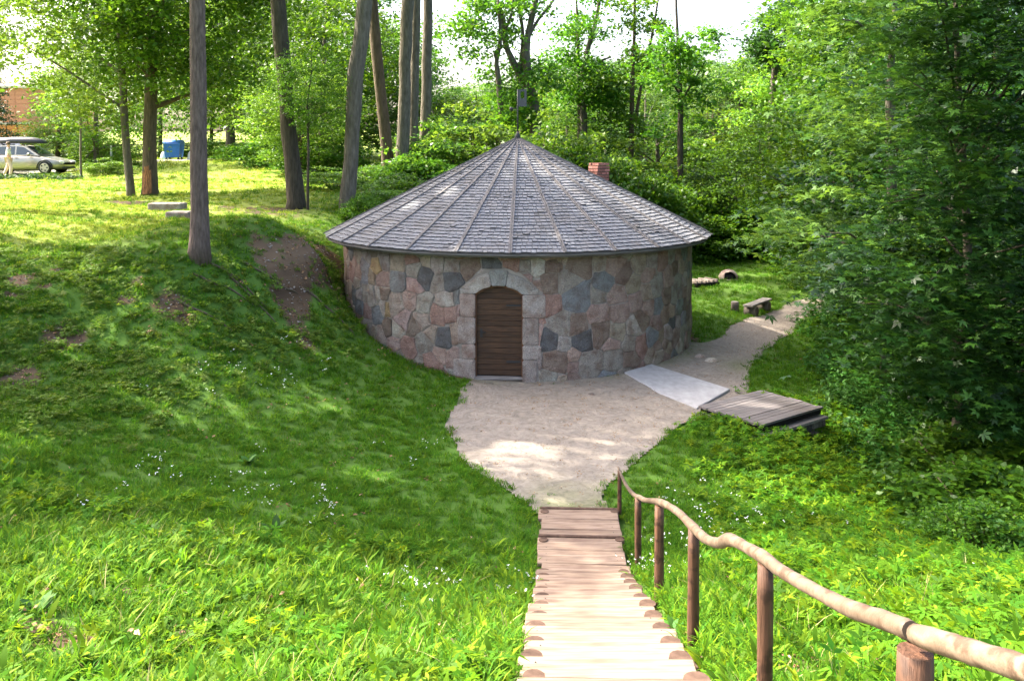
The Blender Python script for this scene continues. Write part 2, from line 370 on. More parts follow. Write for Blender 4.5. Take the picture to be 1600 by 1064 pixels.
# ---------------------------------------------------------------- terrain
BC = Vector((0.14, 22.2, 0)); RW = 4.23; RE = 4.70; EAVE = 2.62; APEX = 4.93
def PZ(px, py, Y):
    p = at(px, py, Y); return (p.x, p.y, p.z)
CP = [
 # courtyard & right lawn
 (0,14,0),(1.5,13,0),(-.6,15.5,0),(1,17,0),(3,17,0),(4.6,18.5,.02),(2,15,0),(5.2,20,.02),(1.2,11.8,-.02),
 (6,24,.02),(10.2,28.7,.0),(5,27,.08),(7,32,.1),(11,35,.15),(10,40,.3),(6,38,.3),(3,27.5,.3),(0,28.5,1.0),(4.8,22,.02),
 # right, falling into the ravine
 (5.9,16.3,-.35),(6.6,18,-.45),(7.5,21,-.5),(4.3,14.2,-.08),(5.3,14.6,-.5),(8.2,17,-1.3),(7,14.3,-1.15),(10,14,-2.6),(10,20,-1.7),(12,25,-1.2),
 (14,20,-3),(18,30,-2),(5,8.8,.35),(3,8,.85),(3,11,.05),(5,11.3,-.3),(6,6,1.2),(9,9,-1.2),(8,11,-1.2),(1.6,11.4,-.03),(2.3,13,.0),(14,8,-3),(16,14,-3.5),
 (2.6,4.4,2.05),(2,2,2.8),(4.4,4.5,1.85),(7.5,3,1.6),(11,2,.6),
 # stairs
 (.5,1.2,3.1),(.54,3,2.45),(.54,4.86,1.78),(.65,7,1.0),(.78,9.4,.12),(.83,10.5,-.03),
 # left foreground & bowl
 (0,-5,3.1),(-6,-4,3.0),(6,-4,2.7),(-3,1,2.95),(-6,2,2.7),(-10,4,2.6),
 (-2.6,4.6,1.93),(-.7,4.8,1.8),(-1,7,1.0),(-3,8,1.12),(-4.9,8.5,1.1),(-1,9.5,.2),(-2.4,10,.42),(-4,12,.5),(-1.2,12,.08),(-1.6,14.3,.03),
 (-4.9,12.8,.68),(-7.2,12.5,1.05),(-7,10,1.25),(-10,10,1.7),(-14,8,2.4),(-2.7,15,.25),(-3.5,15.8,.55),
 PZ(300,550,15), PZ(300,480,16.2), PZ(150,560,14.6), PZ(0,500,15), PZ(0,400,17.5), PZ(150,400,17.4), PZ(313,400,17.4),
 PZ(420,400,18.6), PZ(500,400,20.2), PZ(440,470,17.9), PZ(480,540,17.0), PZ(540,478,20.4), PZ(600,542,19.0), PZ(660,572,18.4), PZ(400,560,15.8),
 PZ(0,360,19.5), PZ(200,360,19.8), PZ(400,360,21.5), PZ(506,378,23.4), PZ(440,325,27.5), PZ(540,330,27.6),
 PZ(234,306,33), PZ(60,306,33), PZ(100,273,46), PZ(0,274,46), PZ(270,250,60), PZ(160,250,58), PZ(600,290,38), (-3.5,27.5,2.4),(-2,32,2.5),(-1,40,2.8),(2,36,1.5),
 (-16,16,2.6),(-22,22,2.8),(-24,34,3.0),(-30,60,4),(-50,50,4),(-60,20,3.2),(-40,0,3),(0,60,3.5),(10,60,2),(25,45,1),(30,60,3),(0,90,5),(-40,100,5),(40,100,6),(30,20,-2),(35,0,-1),(60,40,3),(0,-40,4),(-50,-40,4),(50,-40,2),
 (200,200,10),(-200,200,8),(200,-200,4),(-200,-200,4),(0,400,12),(400,0,6),(-400,0,6),(0,-400,6),(400,400,12),(-400,400,10),
]
CPa = np.array(CP, dtype=float)
def _k(r2): return np.where(r2 > 1e-9, .5 * r2 * np.log(r2 + 1e-12), 0)
_c = CPa[:, :2] / 10.0
_K = _k(((_c[:, None] - _c[None]) ** 2).sum(-1)) + np.eye(len(_c)) * 1e-4
_Pm = np.c_[np.ones(len(_c)), _c]
_A = np.block([[_K, _Pm], [_Pm.T, np.zeros((3, 3))]])
_W = np.linalg.solve(_A, np.r_[CPa[:, 2], 0, 0, 0])
def H(X, Y):
    X = np.atleast_1d(np.asarray(X, float)); Y = np.atleast_1d(np.asarray(Y, float)); sh = X.shape
    q = np.c_[X.ravel(), Y.ravel()] / 10.0; out = np.empty(len(q))
    for i in range(0, len(q), 20000):
        s_ = q[i:i + 20000]
        out[i:i + 20000] = _k(((s_[:, None] - _c[None]) ** 2).sum(-1)) @ _W[:-3] + _W[-3] + s_ @ _W[-2:]
    X_, Y_ = q[:, 0] * 10, q[:, 1] * 10
    # small bumps, fading on the courtyard
    b = .05 * np.sin(X_ * 1.7 + 2 * np.sin(Y_ * .9)) * np.sin(Y_ * 1.9 + 1) + .025 * np.sin(X_ * 4.1 + Y_ * 2.3) * np.sin(Y_ * 3.7 - X_)
    hill = np.clip((out - .25) / .6, 0, 1)
    return (out + b * hill).reshape(sh)
def h(x, y): return float(H(x, y)[0])
_ts = np.r_[np.arange(2, 30, .08), np.arange(30, 110, .4)]
def hit(px, py):
    d = ray(px, py); k = _ts / d.y; X = d.x * k; Z = EYE + d.z * k
    g_ = H(X, _ts) - Z; i = np.argmax(g_ > 0)
    return Vector((X[i], _ts[i], Z[i]))

def pip(X, Y, poly):
    ins = np.zeros(X.shape, bool); n = len(poly)
    for i in range(n):
        x1, y1 = poly[i]; x2, y2 = poly[(i + 1) % n]
        if y1 == y2: continue
        c_ = ((y1 > Y) != (y2 > Y)) & (X < (x2 - x1) * (Y - y1) / (y2 - y1) + x1)
        ins ^= c_
    return ins
def zplane(px, py, z=0.0):
    d = ray(px, py); k = (z - EYE) / d.z; return (d.x * k, d.y * k)
path_px = [(738,596),(716,626),(700,655),(702,692),(735,732),(786,762),(832,790),(846,824),(966,824),(950,802),(940,785),(948,764),(985,738),(1012,702),(1052,672),(1098,654),
           (1160,650),(1185,612),(1163,606),(1170,580),(1190,548),(1225,512),(1275,480),(1330,455),(1330,445),(1270,461),(1235,474),(1190,488),(1150,506),(1118,532),(1092,540)]
PATH = [zplane(*p) for p in path_px] + [(4.2, 21.5), (0.1, 21.5), (-1, 19)]
# smooth polygon a little (Chaikin)
def chaikin(pts, n=1):
    for _ in range(n):
        q = []
        for i in range(len(pts)):
            a, b = pts[i], pts[(i + 1) % len(pts)]
            q += [(a[0] * .75 + b[0] * .25, a[1] * .75 + b[1] * .25), (a[0] * .25 + b[0] * .75, a[1] * .25 + b[1] * .75)]
        pts = q
    return pts
PATH = chaikin(PATH, 2)
def wob(X, Y): return X + .05 * np.sin(Y * 3.1 + 1.3 * np.sin(X * 2)) + .008 * np.sin(Y * 17), Y + .05 * np.sin(X * 2.7 + 1) + .008 * np.sin(X * 15 + 2)
def in_path(X, Y): return pip(*wob(X, Y), PATH)
DIRT = [(hit(430,398), .6, 1.0), (hit(462,404), .6, 1.0), (hit(490,398), .5, 1.0), (hit(458,440), .42, 1.1), (hit(478,540), .26, .9), (hit(468,520), .25, .9), (hit(456,500), .22, .9), (hit(500,395), .6, 1), (hit(30,440), .3, 1.0), (hit(290,500), .22, .9),
        (hit(265,480), .36, .9), (hit(195,470), .22, .8), (hit(400,330), 2.0, .75), (hit(205,315), 1.2, .9), (hit(100,530), .4, .75), (hit(455,470), .4, 1.15),
        (hit(130,1010), .3, .75), (hit(280,1000), .2, .8), (hit(60,980), .22, .8), (hit(400,1040), .22, .7), (hit(1480,960), .5, .8), (hit(1560,880), 1.0, .8), (hit(30,590), .5, .6), (hit(560,1030), .16, .8), (hit(700,1000), .14, .75), (hit(200,930), .2, .6), (hit(480,960), .15, .6), (hit(640,940), .13, .6), (hit(1330,960), .2, .7), (hit(1250,1040), .15, .7), (hit(1440,830), .3, .7), (hit(1200,960), .12, .6), (hit(320,880), .16, .5)]
def dirt(X, Y):
    d = np.zeros(X.shape)
    for c_, r_, s_ in DIRT:
        d = np.maximum(d, (s_ * (1 + .45 * np.sin(X * 9.1 + 2 * np.sin(Y * 6.7)) * np.sin(Y * 10.3 + 1.7 * np.sin(X * 7.9)))) * np.exp(-(((X - c_.x) ** 2 + (Y - c_.y) ** 2) / r_ ** 2) ** 1.3))
    z_ = H(X, Y); slope_ = np.clip((z_ - 1.0) / .5, 0, 1) * np.clip((2.65 - z_) / .2, 0, 1) * (X < -1.5) * (Y > 12) * (Y < 22)
    pn = .5 + .3 * np.sin(X * 2.9 + 2.2 * np.sin(Y * 2.1)) * np.sin(Y * 3.3 + 1.5 * np.sin(X * 1.7)) + .25 * np.sin(X * 7.3 + Y * 2) * np.sin(Y * 8.1 - X)
    d = np.maximum(d, slope_ * np.clip((pn - .72) * 4, 0, .6))
    rr = np.hypot(X - BC.x, Y - BC.y)
    d = np.maximum(d, np.clip(1 - (rr - RW) / .35, 0, 1) * .8)
    return d
def axis(a, b, step, far):
    core = np.arange(a, b + 1e-6, step); k = 0; s_ = step; hi = [b]; lo = [a]
    while hi[-1] < far: s_ *= 1.22; hi.append(hi[-1] + s_)
    s_ = step
    while lo[-1] > -far: s_ *= 1.22; lo.append(lo[-1] - s_)
    return np.r_[lo[:0:-1], core, hi[1:]]
xs = axis(-16, 14, .14, 900); ys = axis(1, 36, .14, 900)
GX, GY = np.meshgrid(xs, ys); GZ = H(GX, GY)
ins = in_path(GX, GY); GZ = GZ - ins * .03
def stair_z(Y): return np.where(Y < 9.42, 1.87 - .37 * (Y - 4.86), .04)      # nosing line
_sx = .54 + (GY - 4.86) * (.33 / 6.54)
_w = np.clip((.85 - np.abs(GX - _sx)) / .3, 0, 1) * (GY < 11.6) * (GY > .8)
GZ = np.where(_w > 0, np.minimum(GZ, GZ * (1 - _w) + _w * (stair_z(GY) - .14)), GZ)
nx, ny = len(xs), len(ys)
I = (np.arange(ny - 1)[:, None] * nx + np.arange(nx - 1)[None]).ravel()
me = np_mesh('ground', np.c_[GX.ravel(), GY.ravel(), GZ.ravel()], np.c_[I, I + 1, I + nx + 1, I + nx], M['ground'], smooth=True)
a = me.attributes.new('dirt', 'FLOAT', 'POINT'); a.data.foreach_set('value', dirt(GX, GY).ravel().astype(np.float32))
a = me.attributes.new('dry', 'FLOAT', 'POINT'); a.data.foreach_set('value', (np.clip((GY - 17.2) / 1.5, 0, 1) * np.clip((-5.5 - GX + .12 * (GY - 18)) / 3, 0, 1)).ravel().astype(np.float32))  # mask of the terrace lawn that is coloured as sunlit
tag(link('ground', me), kind='structure')

# gravel path sheet
st = .045
px_ = np.arange(-2.5, 14, st); py_ = np.arange(10.6, 32, st)
CX, CY = np.meshgrid(px_, py_); keep = in_path(CX, CY)
nx_ = len(px_) + 1; vx, vy = np.meshgrid(np.r_[px_, px_[-1] + st] - st / 2, np.r_[py_, py_[-1] + st] - st / 2)
jj, ii = np.nonzero(keep); b0 = jj * nx_ + ii
Fq = np.c_[b0, b0 + 1, b0 + nx_ + 1, b0 + nx_]; used, inv = np.unique(Fq.ravel(), return_inverse=True)
X_, Y_ = vx.ravel()[used], vy.ravel()[used]
Z_ = H(X_, Y_) + .012 + .006 * np.sin(X_ * 6.1 + Y_) * np.sin(Y_ * 7.3)
me = np_mesh('gravel_path', np.c_[X_, Y_, Z_], inv.reshape(-1, 4), M['path'], smooth=True)
a = me.attributes.new('moss', 'FLOAT', 'POINT')
mo = np.exp(-((X_ - .9) ** 2 / .5 + (Y_ - 11.6) ** 2 / .6)) * 1.2 + np.clip(.5 - abs(np.hypot(X_ - BC.x, Y_ - BC.y) - RW - .1), 0, 1) * .8 + np.exp(-((X_ - 5.3) ** 2 + (Y_ - 18.9) ** 2) / .4)
a.data.foreach_set('value', mo.astype(np.float32))
tag(link('gravel_path', me), kind='structure')

# road on the terrace by the car
rb = MB(); A = []
for px, py, Yv, wd in [(-150, 277, 45.5, 3.4), (0, 275, 46, 3.4), (70, 272, 46.8, 3.2), (125, 266, 49, 3), (160, 258, 53, 2.6), (230, 254, 57, 3), (330, 251, 60, 3)]:
    p = at(px, py, Yv); A.append((p.x, p.y, wd))
V_ = []; 
for i, (x, y, wd) in enumerate(A):
    for k in range(7):
        yy = y - .6 + wd * k / 6; V_.append((x, yy, h(x, yy) + .03))
rb.add(V_, [(i * 7 + k, (i + 1) * 7 + k, (i + 1) * 7 + k + 1, i * 7 + k + 1) for i in range(len(A) - 1) for k in range(6)])
tag(rb.build('road', M['asphalt']), kind='structure')

# ---------------------------------------------------------------- round stone building
bld = empty('round_stone_building', BC, 'round fieldstone building with conical grey shingle roof and arched brown door', 'building')
DOOR_A = None
# wall frame: arc coordinate s = RW*theta (theta 0 faces camera, +x right), height z
def wp(s_, z, out=0.0):
    th = s_ / RW; r = RW + out
    return Vector((r * math.sin(th), -r * math.cos(th), z))
pd = zplane(779, 597); s_door = RW * math.asin((pd[0] - BC.x) / RW)
DW, DH, DSH = 1.02, 1.93, 1.74      # opening width, crown height, springing height
# inner wall (mortar) with opening: faces skipped within the door
wm = MB(); ns = 144; zs = [-.6, 0, .4, .8, 1.2, DSH, DH - .12, DH, 2.3, 2.62]
thetas = sorted(set([round(i * 2 * PI / ns - PI, 5) for i in range(ns + 1)] + [round((s_door + e * (DW / 2)) / RW, 5) for e in (-1, 1)]))
s_l, s_r = round((s_door - DW / 2) / RW, 5), round((s_door + DW / 2) / RW, 5)
vs = [wp(t * RW, z) for t in thetas for z in zs]; nz = len(zs); fs = []
for i in range(len(thetas) - 1):
    for k in range(nz - 1):
        if thetas[i] >= s_l - 1e-6 and thetas[i + 1] <= s_r + 1e-6 and zs[k + 1] <= DH + 1e-6: continue
        a_ = i * nz + k; fs.append((a_, a_ + nz, a_ + nz + 1, a_ + 1))
wm.add(vs, fs)
# reveal
for e in (-1, 1):
    a0 = wp(s_door + e * DW / 2, -.1, 0); a1 = wp(s_door + e * DW / 2, DH, 0); b0_ = wp(s_door + e * DW / 2, -.1, -.45); b1 = wp(s_door + e * DW / 2, DH, -.45)
    wm.add([a0, a1, b1, b0_], [(0, 1, 2, 3)])
wm.add([wp(s_door - DW / 2, DH), wp(s_door + DW / 2, DH), wp(s_door + DW / 2, DH, -.45), wp(s_door - DW / 2, DH, -.45)], [(0, 1, 2, 3)])
wall = wm.build('wall', M['mortar'], bld)
# stones: Voronoi cells on the unrolled wall
def clip(poly, nx0, ny0, c0):   # keep nx*x+ny*y<=c
    out = []; n = len(poly)
    for i in range(n):
        a_, b_ = poly[i], poly[(i + 1) % n]
        da = nx0 * a_[0] + ny0 * a_[1] - c0; db = nx0 * b_[0] + ny0 * b_[1] - c0
        if da <= 0: out.append(a_)
        if da * db < 0:
            t = da / (da - db); out.append((a_[0] + (b_[0] - a_[0]) * t, a_[1] + (b_[1] - a_[1]) * t))
    return out
def area(p): return abs(sum(p[i][0] * p[(i + 1) % len(p)][1] - p[(i + 1) % len(p)][0] * p[i][1] for i in range(len(p)))) / 2
PINK = (.245, .18, .155); ROSE = (.22, .14, .115); GREY = (.215, .195, .17); BLUE = (.145, .152, .158); DARK = (.08, .08, .083); TAN = (.255, .215, .17); PALE = (.29, .265, .235); BROWN = (.165, .125, .10); OCH = (.26, .19, .10)
def px2s(px, py):   # pixel on wall front -> (s,z)
    d = ray(px, py); # intersect cylinder
    ox, oy = -BC.x, -BC.y; A_ = d.x ** 2 + d.y ** 2; B_ = 2 * (ox * d.x + oy * d.y); C_ = ox * ox + oy * oy - RW * RW
    D_ = B_ * B_ - 4 * A_ * C_
    if D_ < 0: return None
    k = (-B_ - math.sqrt(D_)) / (2 * A_); x = d.x * k - BC.x; y = d.y * k - BC.y
    return RW * math.atan2(x, -y), EYE + d.z * k
known = [(662,430,DARK,.30),(707,438,DARK,.30),(735,418,BROWN,.3),(768,414,DARK,.26),(800,412,ROSE,.24),(697,470,PALE,.24),(640,470,PINK,.24),(682,492,ROSE,.30),(692,530,DARK,.30),
 (640,545,ROSE,.36),(600,480,PALE,.2),(590,462,PALE,.16),(604,482,OCH,.18),(590,490,BLUE,.28),(650,420,GREY,.25),(645,405,ROSE,.22),(590,415,OCH,.24),(625,560,GREY,.3),(672,565,ROSE,.3),(715,558,PINK,.3),
 (902,465,BLUE,.42),(885,440,GREY,.3),(862,476,ROSE,.26),(880,505,GREY,.34),(912,532,DARK,.30),(860,533,DARK,.28),(900,508,BROWN,.3),(945,440,BLUE,.3),(965,460,PINK,.3),(970,488,PINK,.3),(935,490,PINK,.3),
 (920,570,GREY,.38),(960,560,GREY,.3),(1025,445,GREY,.3),(1020,525,BLUE,.26),(1050,505,DARK,.2),(1030,480,BLUE,.22),(1010,480,PINK,.25),(990,510,PALE,.28),(940,520,BROWN,.35),(1018,555,TAN,.18),(1045,430,PINK,.3),(1060,440,GREY,.3),
 (960,415,PINK,.35),(905,410,BROWN,.4),(860,440,BROWN,.3),(1000,410,TAN,.3),(1035,405,ROSE,.3),(870,565,BROWN,.35),(985,560,BROWN,.3),(1055,560,BLUE,.3),(1000,540,ROSE,.25),(560,425,PINK,.3),(570,460,GREY,.28),(575,510,GREY,.3),(620,440,BLUE,.28)]
seeds = []
for px, py, c_, sz in known:
    q = px2s(px, py)
    if q: seeds.append((q[0], q[1], c_, sz))
rr_ = random.Random(5)
pal = [PINK, PINK, BROWN, GREY, GREY, BLUE, TAN, PALE, BROWN, PINK, GREY, TAN, ROSE]
zrow = -.45; row = 0
while zrow < 2.62:
    hgt = rr_.choice((rr_.uniform(.12, .18), rr_.uniform(.18, .32))); s0 = -PI * RW + rr_.uniform(0, .3)
    while s0 < PI * RW - .12:
        wd = rr_.choice((rr_.uniform(.12, .22), rr_.uniform(.22, .46))); x = s0 + wd / 2; z = zrow + hgt / 2 + rr_.uniform(-.06, .06)
        if all((x - a_[0]) ** 2 + (z - a_[1]) ** 2 > (.52 * (a_[3] + .22)) ** 2 for a_ in seeds):
            c_ = rr_.choice(pal); j = rr_.uniform(.8, 1.18); c_ = tuple(min(.6, v * j * rr_.uniform(.95, 1.05)) for v in c_)
            seeds.append((x, z, c_, (wd + hgt) / 2))
        s0 += wd
    zrow += hgt; row += 1
# door surround outline (convex): jambs + arch
SO = .30
so = [(s_door - DW / 2 - SO, -.6), (s_door + DW / 2 + SO, -.6), (s_door + DW / 2 + SO, DSH + .10), (s_door + DW / 2 - .02, DH + .20), (s_door + .16, DH + .33), (s_door - .16, DH + .33), (s_door - DW / 2 + .02, DH + .20), (s_door - DW / 2 - SO, DSH + .10)]
def stone_geo(poly, dep, gap=.012, bulge=.03, rnd_=rr_, sharp=1, rough_=0.0):
    """polygon in (s,z) -> verts and faces of one stone, proud of the wall"""
    cx = sum(p[0] for p in poly) / len(poly); cz = sum(p[1] for p in poly) / len(poly)
    P0 = [(cx + (x - cx) * 1.0, cz + (z - cz) * 1.0) for x, z in poly]
    if sharp:
        q = []
        n = len(P0)
        for i in range(n):
            a_, b_ = P0[i], P0[(i + 1) % n]; L = math.hypot(b_[0] - a_[0], b_[1] - a_[1])
            t = min(.3, (.017 if rough_ else .03) / max(L, 1e-4))
            q.append((a_[0] + (b_[0] - a_[0]) * t, a_[1] + (b_[1] - a_[1]) * t)); q.append((b_[0] + (a_[0] - b_[0]) * t, b_[1] + (a_[1] - b_[1]) * t))
        P0 = q
    if rough_:
        q = []
        for i in range(len(P0)):
            a_, b_ = P0[i], P0[(i + 1) % len(P0)]; q.append(a_)
            if math.hypot(b_[0] - a_[0], b_[1] - a_[1]) > .12: q.append(((a_[0] + b_[0]) / 2 + rnd_.uniform(-rough_, rough_ * .4), (a_[1] + b_[1]) / 2 + rnd_.uniform(-rough_, rough_ * .4)))
        P0 = [(x + rnd_.uniform(-rough_, rough_) * .5, z + rnd_.uniform(-rough_, rough_) * .5) for x, z in q]
    def shrink(P_, d):
        o = []
        for x, z in P_:
            L = math.hypot(x - cx, z - cz); k = max(.15, 1 - d / max(L, .02)); o.append((cx + (x - cx) * k, cz + (z - cz) * k))
        return o
    P1 = shrink(P0, gap); P2 = shrink(P1, .008); P3 = shrink(P1, .05)
    P3 = [(x + rnd_.uniform(-.008, .008), z + rnd_.uniform(-.008, .008)) for x, z in P3]
    n = len(P1)
    V = [wp(x, z, -.02) for x, z in P1] + [wp(x, z, dep * .55) for x, z in P1] + [wp(x, z, dep + rnd_.uniform(-.004, .004)) for x, z in P2] + [wp(x, z, dep + bulge * .6 + rnd_.uniform(-.006, .006)) for x, z in P3] + [wp(cx, cz, dep + bulge)]
    Fs = []
    for r_ in range(3):
        for i in range(n):
            a_ = r_ * n + i; b_ = r_ * n + (i + 1) % n; Fs.append((a_, b_, b_ + n, a_ + n))
    c_ = 4 * n
    for i in range(n): Fs.append((3 * n + i, 3 * n + (i + 1) % n, c_))
    return V, Fs
def stone_obj(V, Fs, col, parent, name='stone', flip=False):
    me = bpy.data.meshes.new(name); me.from_pydata(V, [], Fs); me.materials.append(M['stone'])
    a_ = me.attributes.new('tone', 'FLOAT_COLOR', 'FACE'); a_.data.foreach_set('color', [*col, 1] * len(Fs))
    me.update()
    return link(name, me, parent)
back_v, back_f, back_c = [], [], []
nst = 0
cells = []
for i, sdv in enumerate(seeds):
    poly = [(sdv[0] - .8, sdv[1] - .6), (sdv[0] + .8, sdv[1] - .6), (sdv[0] + .8, sdv[1] + .6), (sdv[0] - .8, sdv[1] + .6)]
    for j, o_ in enumerate(seeds):
        if j == i: continue
        dx, dz = o_[0] - sdv[0], o_[1] - sdv[1]
        if abs(dx) > 1.3 or abs(dz) > 1.0: continue
        L = math.hypot(dx, dz) or 1e-6
        wgt = .5 + .5 * (sdv[3] - o_[3]) / (sdv[3] + o_[3]) * .8
        # blocky: rotate separating line a little toward the axes
        pw = 1.7; nxn, nzn = math.copysign(abs(dx / L) ** pw, dx), math.copysign(abs(dz / L) ** pw, dz); q_ = math.hypot(nxn, nzn); nxn /= q_; nzn /= q_
        mx, mz = sdv[0] + dx * wgt, sdv[1] + dz * wgt
        poly = clip(poly, nxn, nzn, nxn * mx + nzn * mz)
        if len(poly) < 3: break
    if len(poly) < 3: continue
    poly = clip(poly, 0, 1, 2.60); poly = clip(poly, 0, -1, .5) if len(poly) > 2 else poly
    if len(poly) < 3: continue
    inside = pip(np.array([p[0] for p in poly] + [sdv[0]]), np.array([p[1] for p in poly] + [sdv[1]]), so)
    if inside.any() or (abs(sdv[0] - s_door) < 1.2 and sdv[1] < 2.6):
        best = []; ba = 0
        for k in range(len(so)):
            a_, b_ = so[k], so[(k + 1) % len(so)]; nx0, ny0 = b_[1] - a_[1], -(b_[0] - a_[0])   # outward normal for ccw
            L = math.hypot(nx0, ny0); nx0 /= L; ny0 /= L
            q = clip(poly, -nx0, -ny0, -(nx0 * a_[0] + ny0 * a_[1]))
            if len(q) > 2 and area(q) > ba: ba = area(q); best = q
        poly = best
    if len(poly) < 3 or area(poly) < .006: continue
    # drop near duplicate vertices
    q = [poly[0]]
    for p_ in poly[1:]:
        if math.hypot(p_[0] - q[-1][0], p_[1] - q[-1][1]) > .02: q.append(p_)
    if len(q) < 3: continue
    cells.append((sdv, q))
AMIN = sorted([area(p_) for s_, p_ in cells if abs(s_[0] / RW) < R(84) and s_[1] > -.12], reverse=True)[:290][-1] - 1e-6
for sdv, poly in cells:
    V, Fs = stone_geo(poly, rr_.uniform(.004, .03), gap=.0045, bulge=rr_.uniform(.002, .014), rough_=.02)
    th = sdv[0] / RW
    if abs(th) < R(84) and sdv[1] > -.12 and area(poly) > AMIN:
        stone_obj(V, Fs, sdv[2], wall); nst += 1
    else:
        b = len(back_v); back_v += V; back_f += [tuple(x + b for x in f) for f in Fs]; back_c += [*sdv[2], 1] * len(Fs)
me = bpy.data.meshes.new('rubble_stones'); me.from_pydata(back_v, [], back_f); me.materials.append(M['stone'])
a_ = me.attributes.new('tone', 'FLOAT_COLOR', 'FACE'); a_.data.foreach_set('color', back_c); me.polygons.foreach_set('use_smooth', [True] * len(back_f))
tag(link('rubble_stones', me, wall), kind='stuff')
print('stones', nst)
# dressed surround
surround = empty('door_surround', (0, 0, 0)); surround.parent = bld
GP = [(.26, .225, .205), (.22, .19, .17), (.25, .20, .175), (.27, .24, .22)]
for e in (-1, 1):
    z0 = -.12
    for i, hh in enumerate((.52, .30, .56, .50)):
        wd = (SO + .14, SO - .04, SO + .06, SO)[(i + (e > 0)) % 4]
        xa = s_door + e * (DW / 2 - .03); xb = s_door + e * (DW / 2 + wd)
        z1 = min(z0 + hh, DSH)
        p = [(min(xa, xb), z0), (max(xa, xb), z0), (max(xa, xb), z1), (min(xa, xb), z1)]
        V, Fs = stone_geo(p, .024, gap=.004, bulge=.006); stone_obj(V, Fs, GP[(i * 2 + (e > 0)) % 4], surround, 'jamb_stone'); z0 = z1
# arch: segmental arc through springings and crown
hw = DW / 2; rise = DH - DSH; RA = (hw * hw + rise * rise) / (2 * rise); zc = DH - RA; aA = math.asin(hw / RA)
NV = 3; TV = [-aA, -aA * .26, aA * .26, aA]
for i in range(NV):
    t0, t1 = TV[i], TV[i + 1]
    def ap(t, r_): return (s_door + r_ * math.sin(t), zc + r_ * math.cos(t))
    tm = (t0 + t1) / 2; RO = RA + (.27 if i != 1 else .32)
    p = [ap(t1 + (t0 - t1) * k_ / 4, RA - .02) for k_ in range(5)] + [ap(t0, RO), ap(tm, RO), ap(t1, RO)]
    if i == 0: p[5] = (s_door - hw - SO + .02, DSH + .12)
    if i == NV - 1: p[7] = (s_door + hw + SO - .02, DSH + .12)
    p = p[::-1]
    V, Fs = stone_geo(p, .03, gap=.004, bulge=.006); stone_obj(V, Fs, [(.31, .285, .255), (.20, .205, .195), (.25, .24, .225)][i], surround, 'arch_stone')
for e in (-1, 1):
    xa = s_door + e * (hw - .03); xb = s_door + e * (hw + SO)
    p = [(min(xa, xb), DSH), (max(xa, xb), DSH), (max(xa, xb), DSH + .12), (xa, DSH + .04)] if e > 0 else [(min(xa, xb), DSH), (xa, DSH), (xa, DSH + .04), (xb, DSH + .12)]
    V, Fs = stone_geo(p, .026, gap=.004, bulge=.006); stone_obj(V, Fs, (.30, .285, .265), surround, 'arch_stone')
# door: planks clipped by the arch, set back .14
door = empty('door'); door.parent = bld
def arch_top(x): return zc + math.sqrt(max(RA * RA - x * x, 0))
base_th = s_door / RW; dt = Vector((math.cos(base_th), math.sin(base_th), 0)); dn = Vector((math.sin(base_th), -math.cos(base_th), 0))
dorg = dn * (RW - .13)
def dpt(x, z, o=0): return dorg + dt * x + dn * o + Vector((0, 0, z))
def plate(poly, o0, o1, name, mat, parent):
    n = len(poly); V = [dpt(x, z, o0) for x, z in poly] + [dpt(x, z, o1) for x, z in poly]
    b = MB(); b.add(V, [tuple(range(n))[::-1], tuple(range(n, 2 * n))] + [(i, (i + 1) % n, (i + 1) % n + n, i + n) for i in range(n)])
    return b.build(name, mat, parent)
xw = hw - .055; z0 = .07; i = 0
while z0 < DH - .03:
    z1 = z0 + .112
    if z1 - .008 < arch_top(xw) - .05: p = [(-xw, z0), (xw, z0), (xw, z1 - .008), (-xw, z1 - .008)]
    else:
        top = min(z1 - .008, DH - .06); p = []
        def xlim(z): return min(xw, math.sqrt(max((RA - .05) ** 2 - (z - zc) ** 2, 0))) if z < DH - .05 else 0
        zz = [z0 + (top - z0) * t / 3 for t in range(4)]
        p = [(-xlim(z), z) for z in reversed(zz)] + [(xlim(z), z) for z in zz]
        if top - z0 < .02: break
    plate(p, random.uniform(-.006, .004), .03 + random.uniform(-.004, .004), 'door_plank', M['door'], door); z0 = z1
# dark backing behind planks
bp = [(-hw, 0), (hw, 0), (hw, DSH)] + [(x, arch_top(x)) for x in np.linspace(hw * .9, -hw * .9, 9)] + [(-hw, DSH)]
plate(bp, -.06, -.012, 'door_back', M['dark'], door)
# frame
fr_ = MB()
for e in (-1, 1):
    a_, b_ = e * (hw - .05), e * (hw + .0)
    V = [dpt(x, z, o) for o in (-.02, .075) for x, z in ((min(a_, b_), -.02), (max(a_, b_), -.02), (max(a_, b_), DSH + .02), (min(a_, b_), DSH + .02))]
    fr_.add(V, [(3, 2, 1, 0), (4, 5, 6, 7), (0, 1, 5, 4), (1, 2, 6, 5), (2, 3, 7, 6), (3, 0, 4, 7)])
xsn = np.linspace(-hw, hw, 13)
for i in range(12):
    x0, x1 = xsn[i], xsn[i + 1]
    V = [dpt(x, z, o) for o in (-.02, .075) for x, z in ((x0 * .94, arch_top(x0) - .055), (x1 * .94, arch_top(x1) - .055), (x1, arch_top(x1)), (x0, arch_top(x0)))]
    fr_.add(V, [(3, 2, 1, 0), (4, 5, 6, 7), (0, 1, 5, 4), (1, 2, 6, 5), (2, 3, 7, 6), (3, 0, 4, 7)])
fr_.build('door_frame', M['door_frame'], bld)
hd = MB(); hd.box(dpt(-xw + .09, .93, .035), (.045, .02, .17)); hd.tube([dpt(-xw + .09, .95, .04), dpt(-xw + .09, .95, .085), dpt(-xw + .19, .95, .085)], [.01, .01, .01], 6)
hd.build('handle', M['iron'], door)
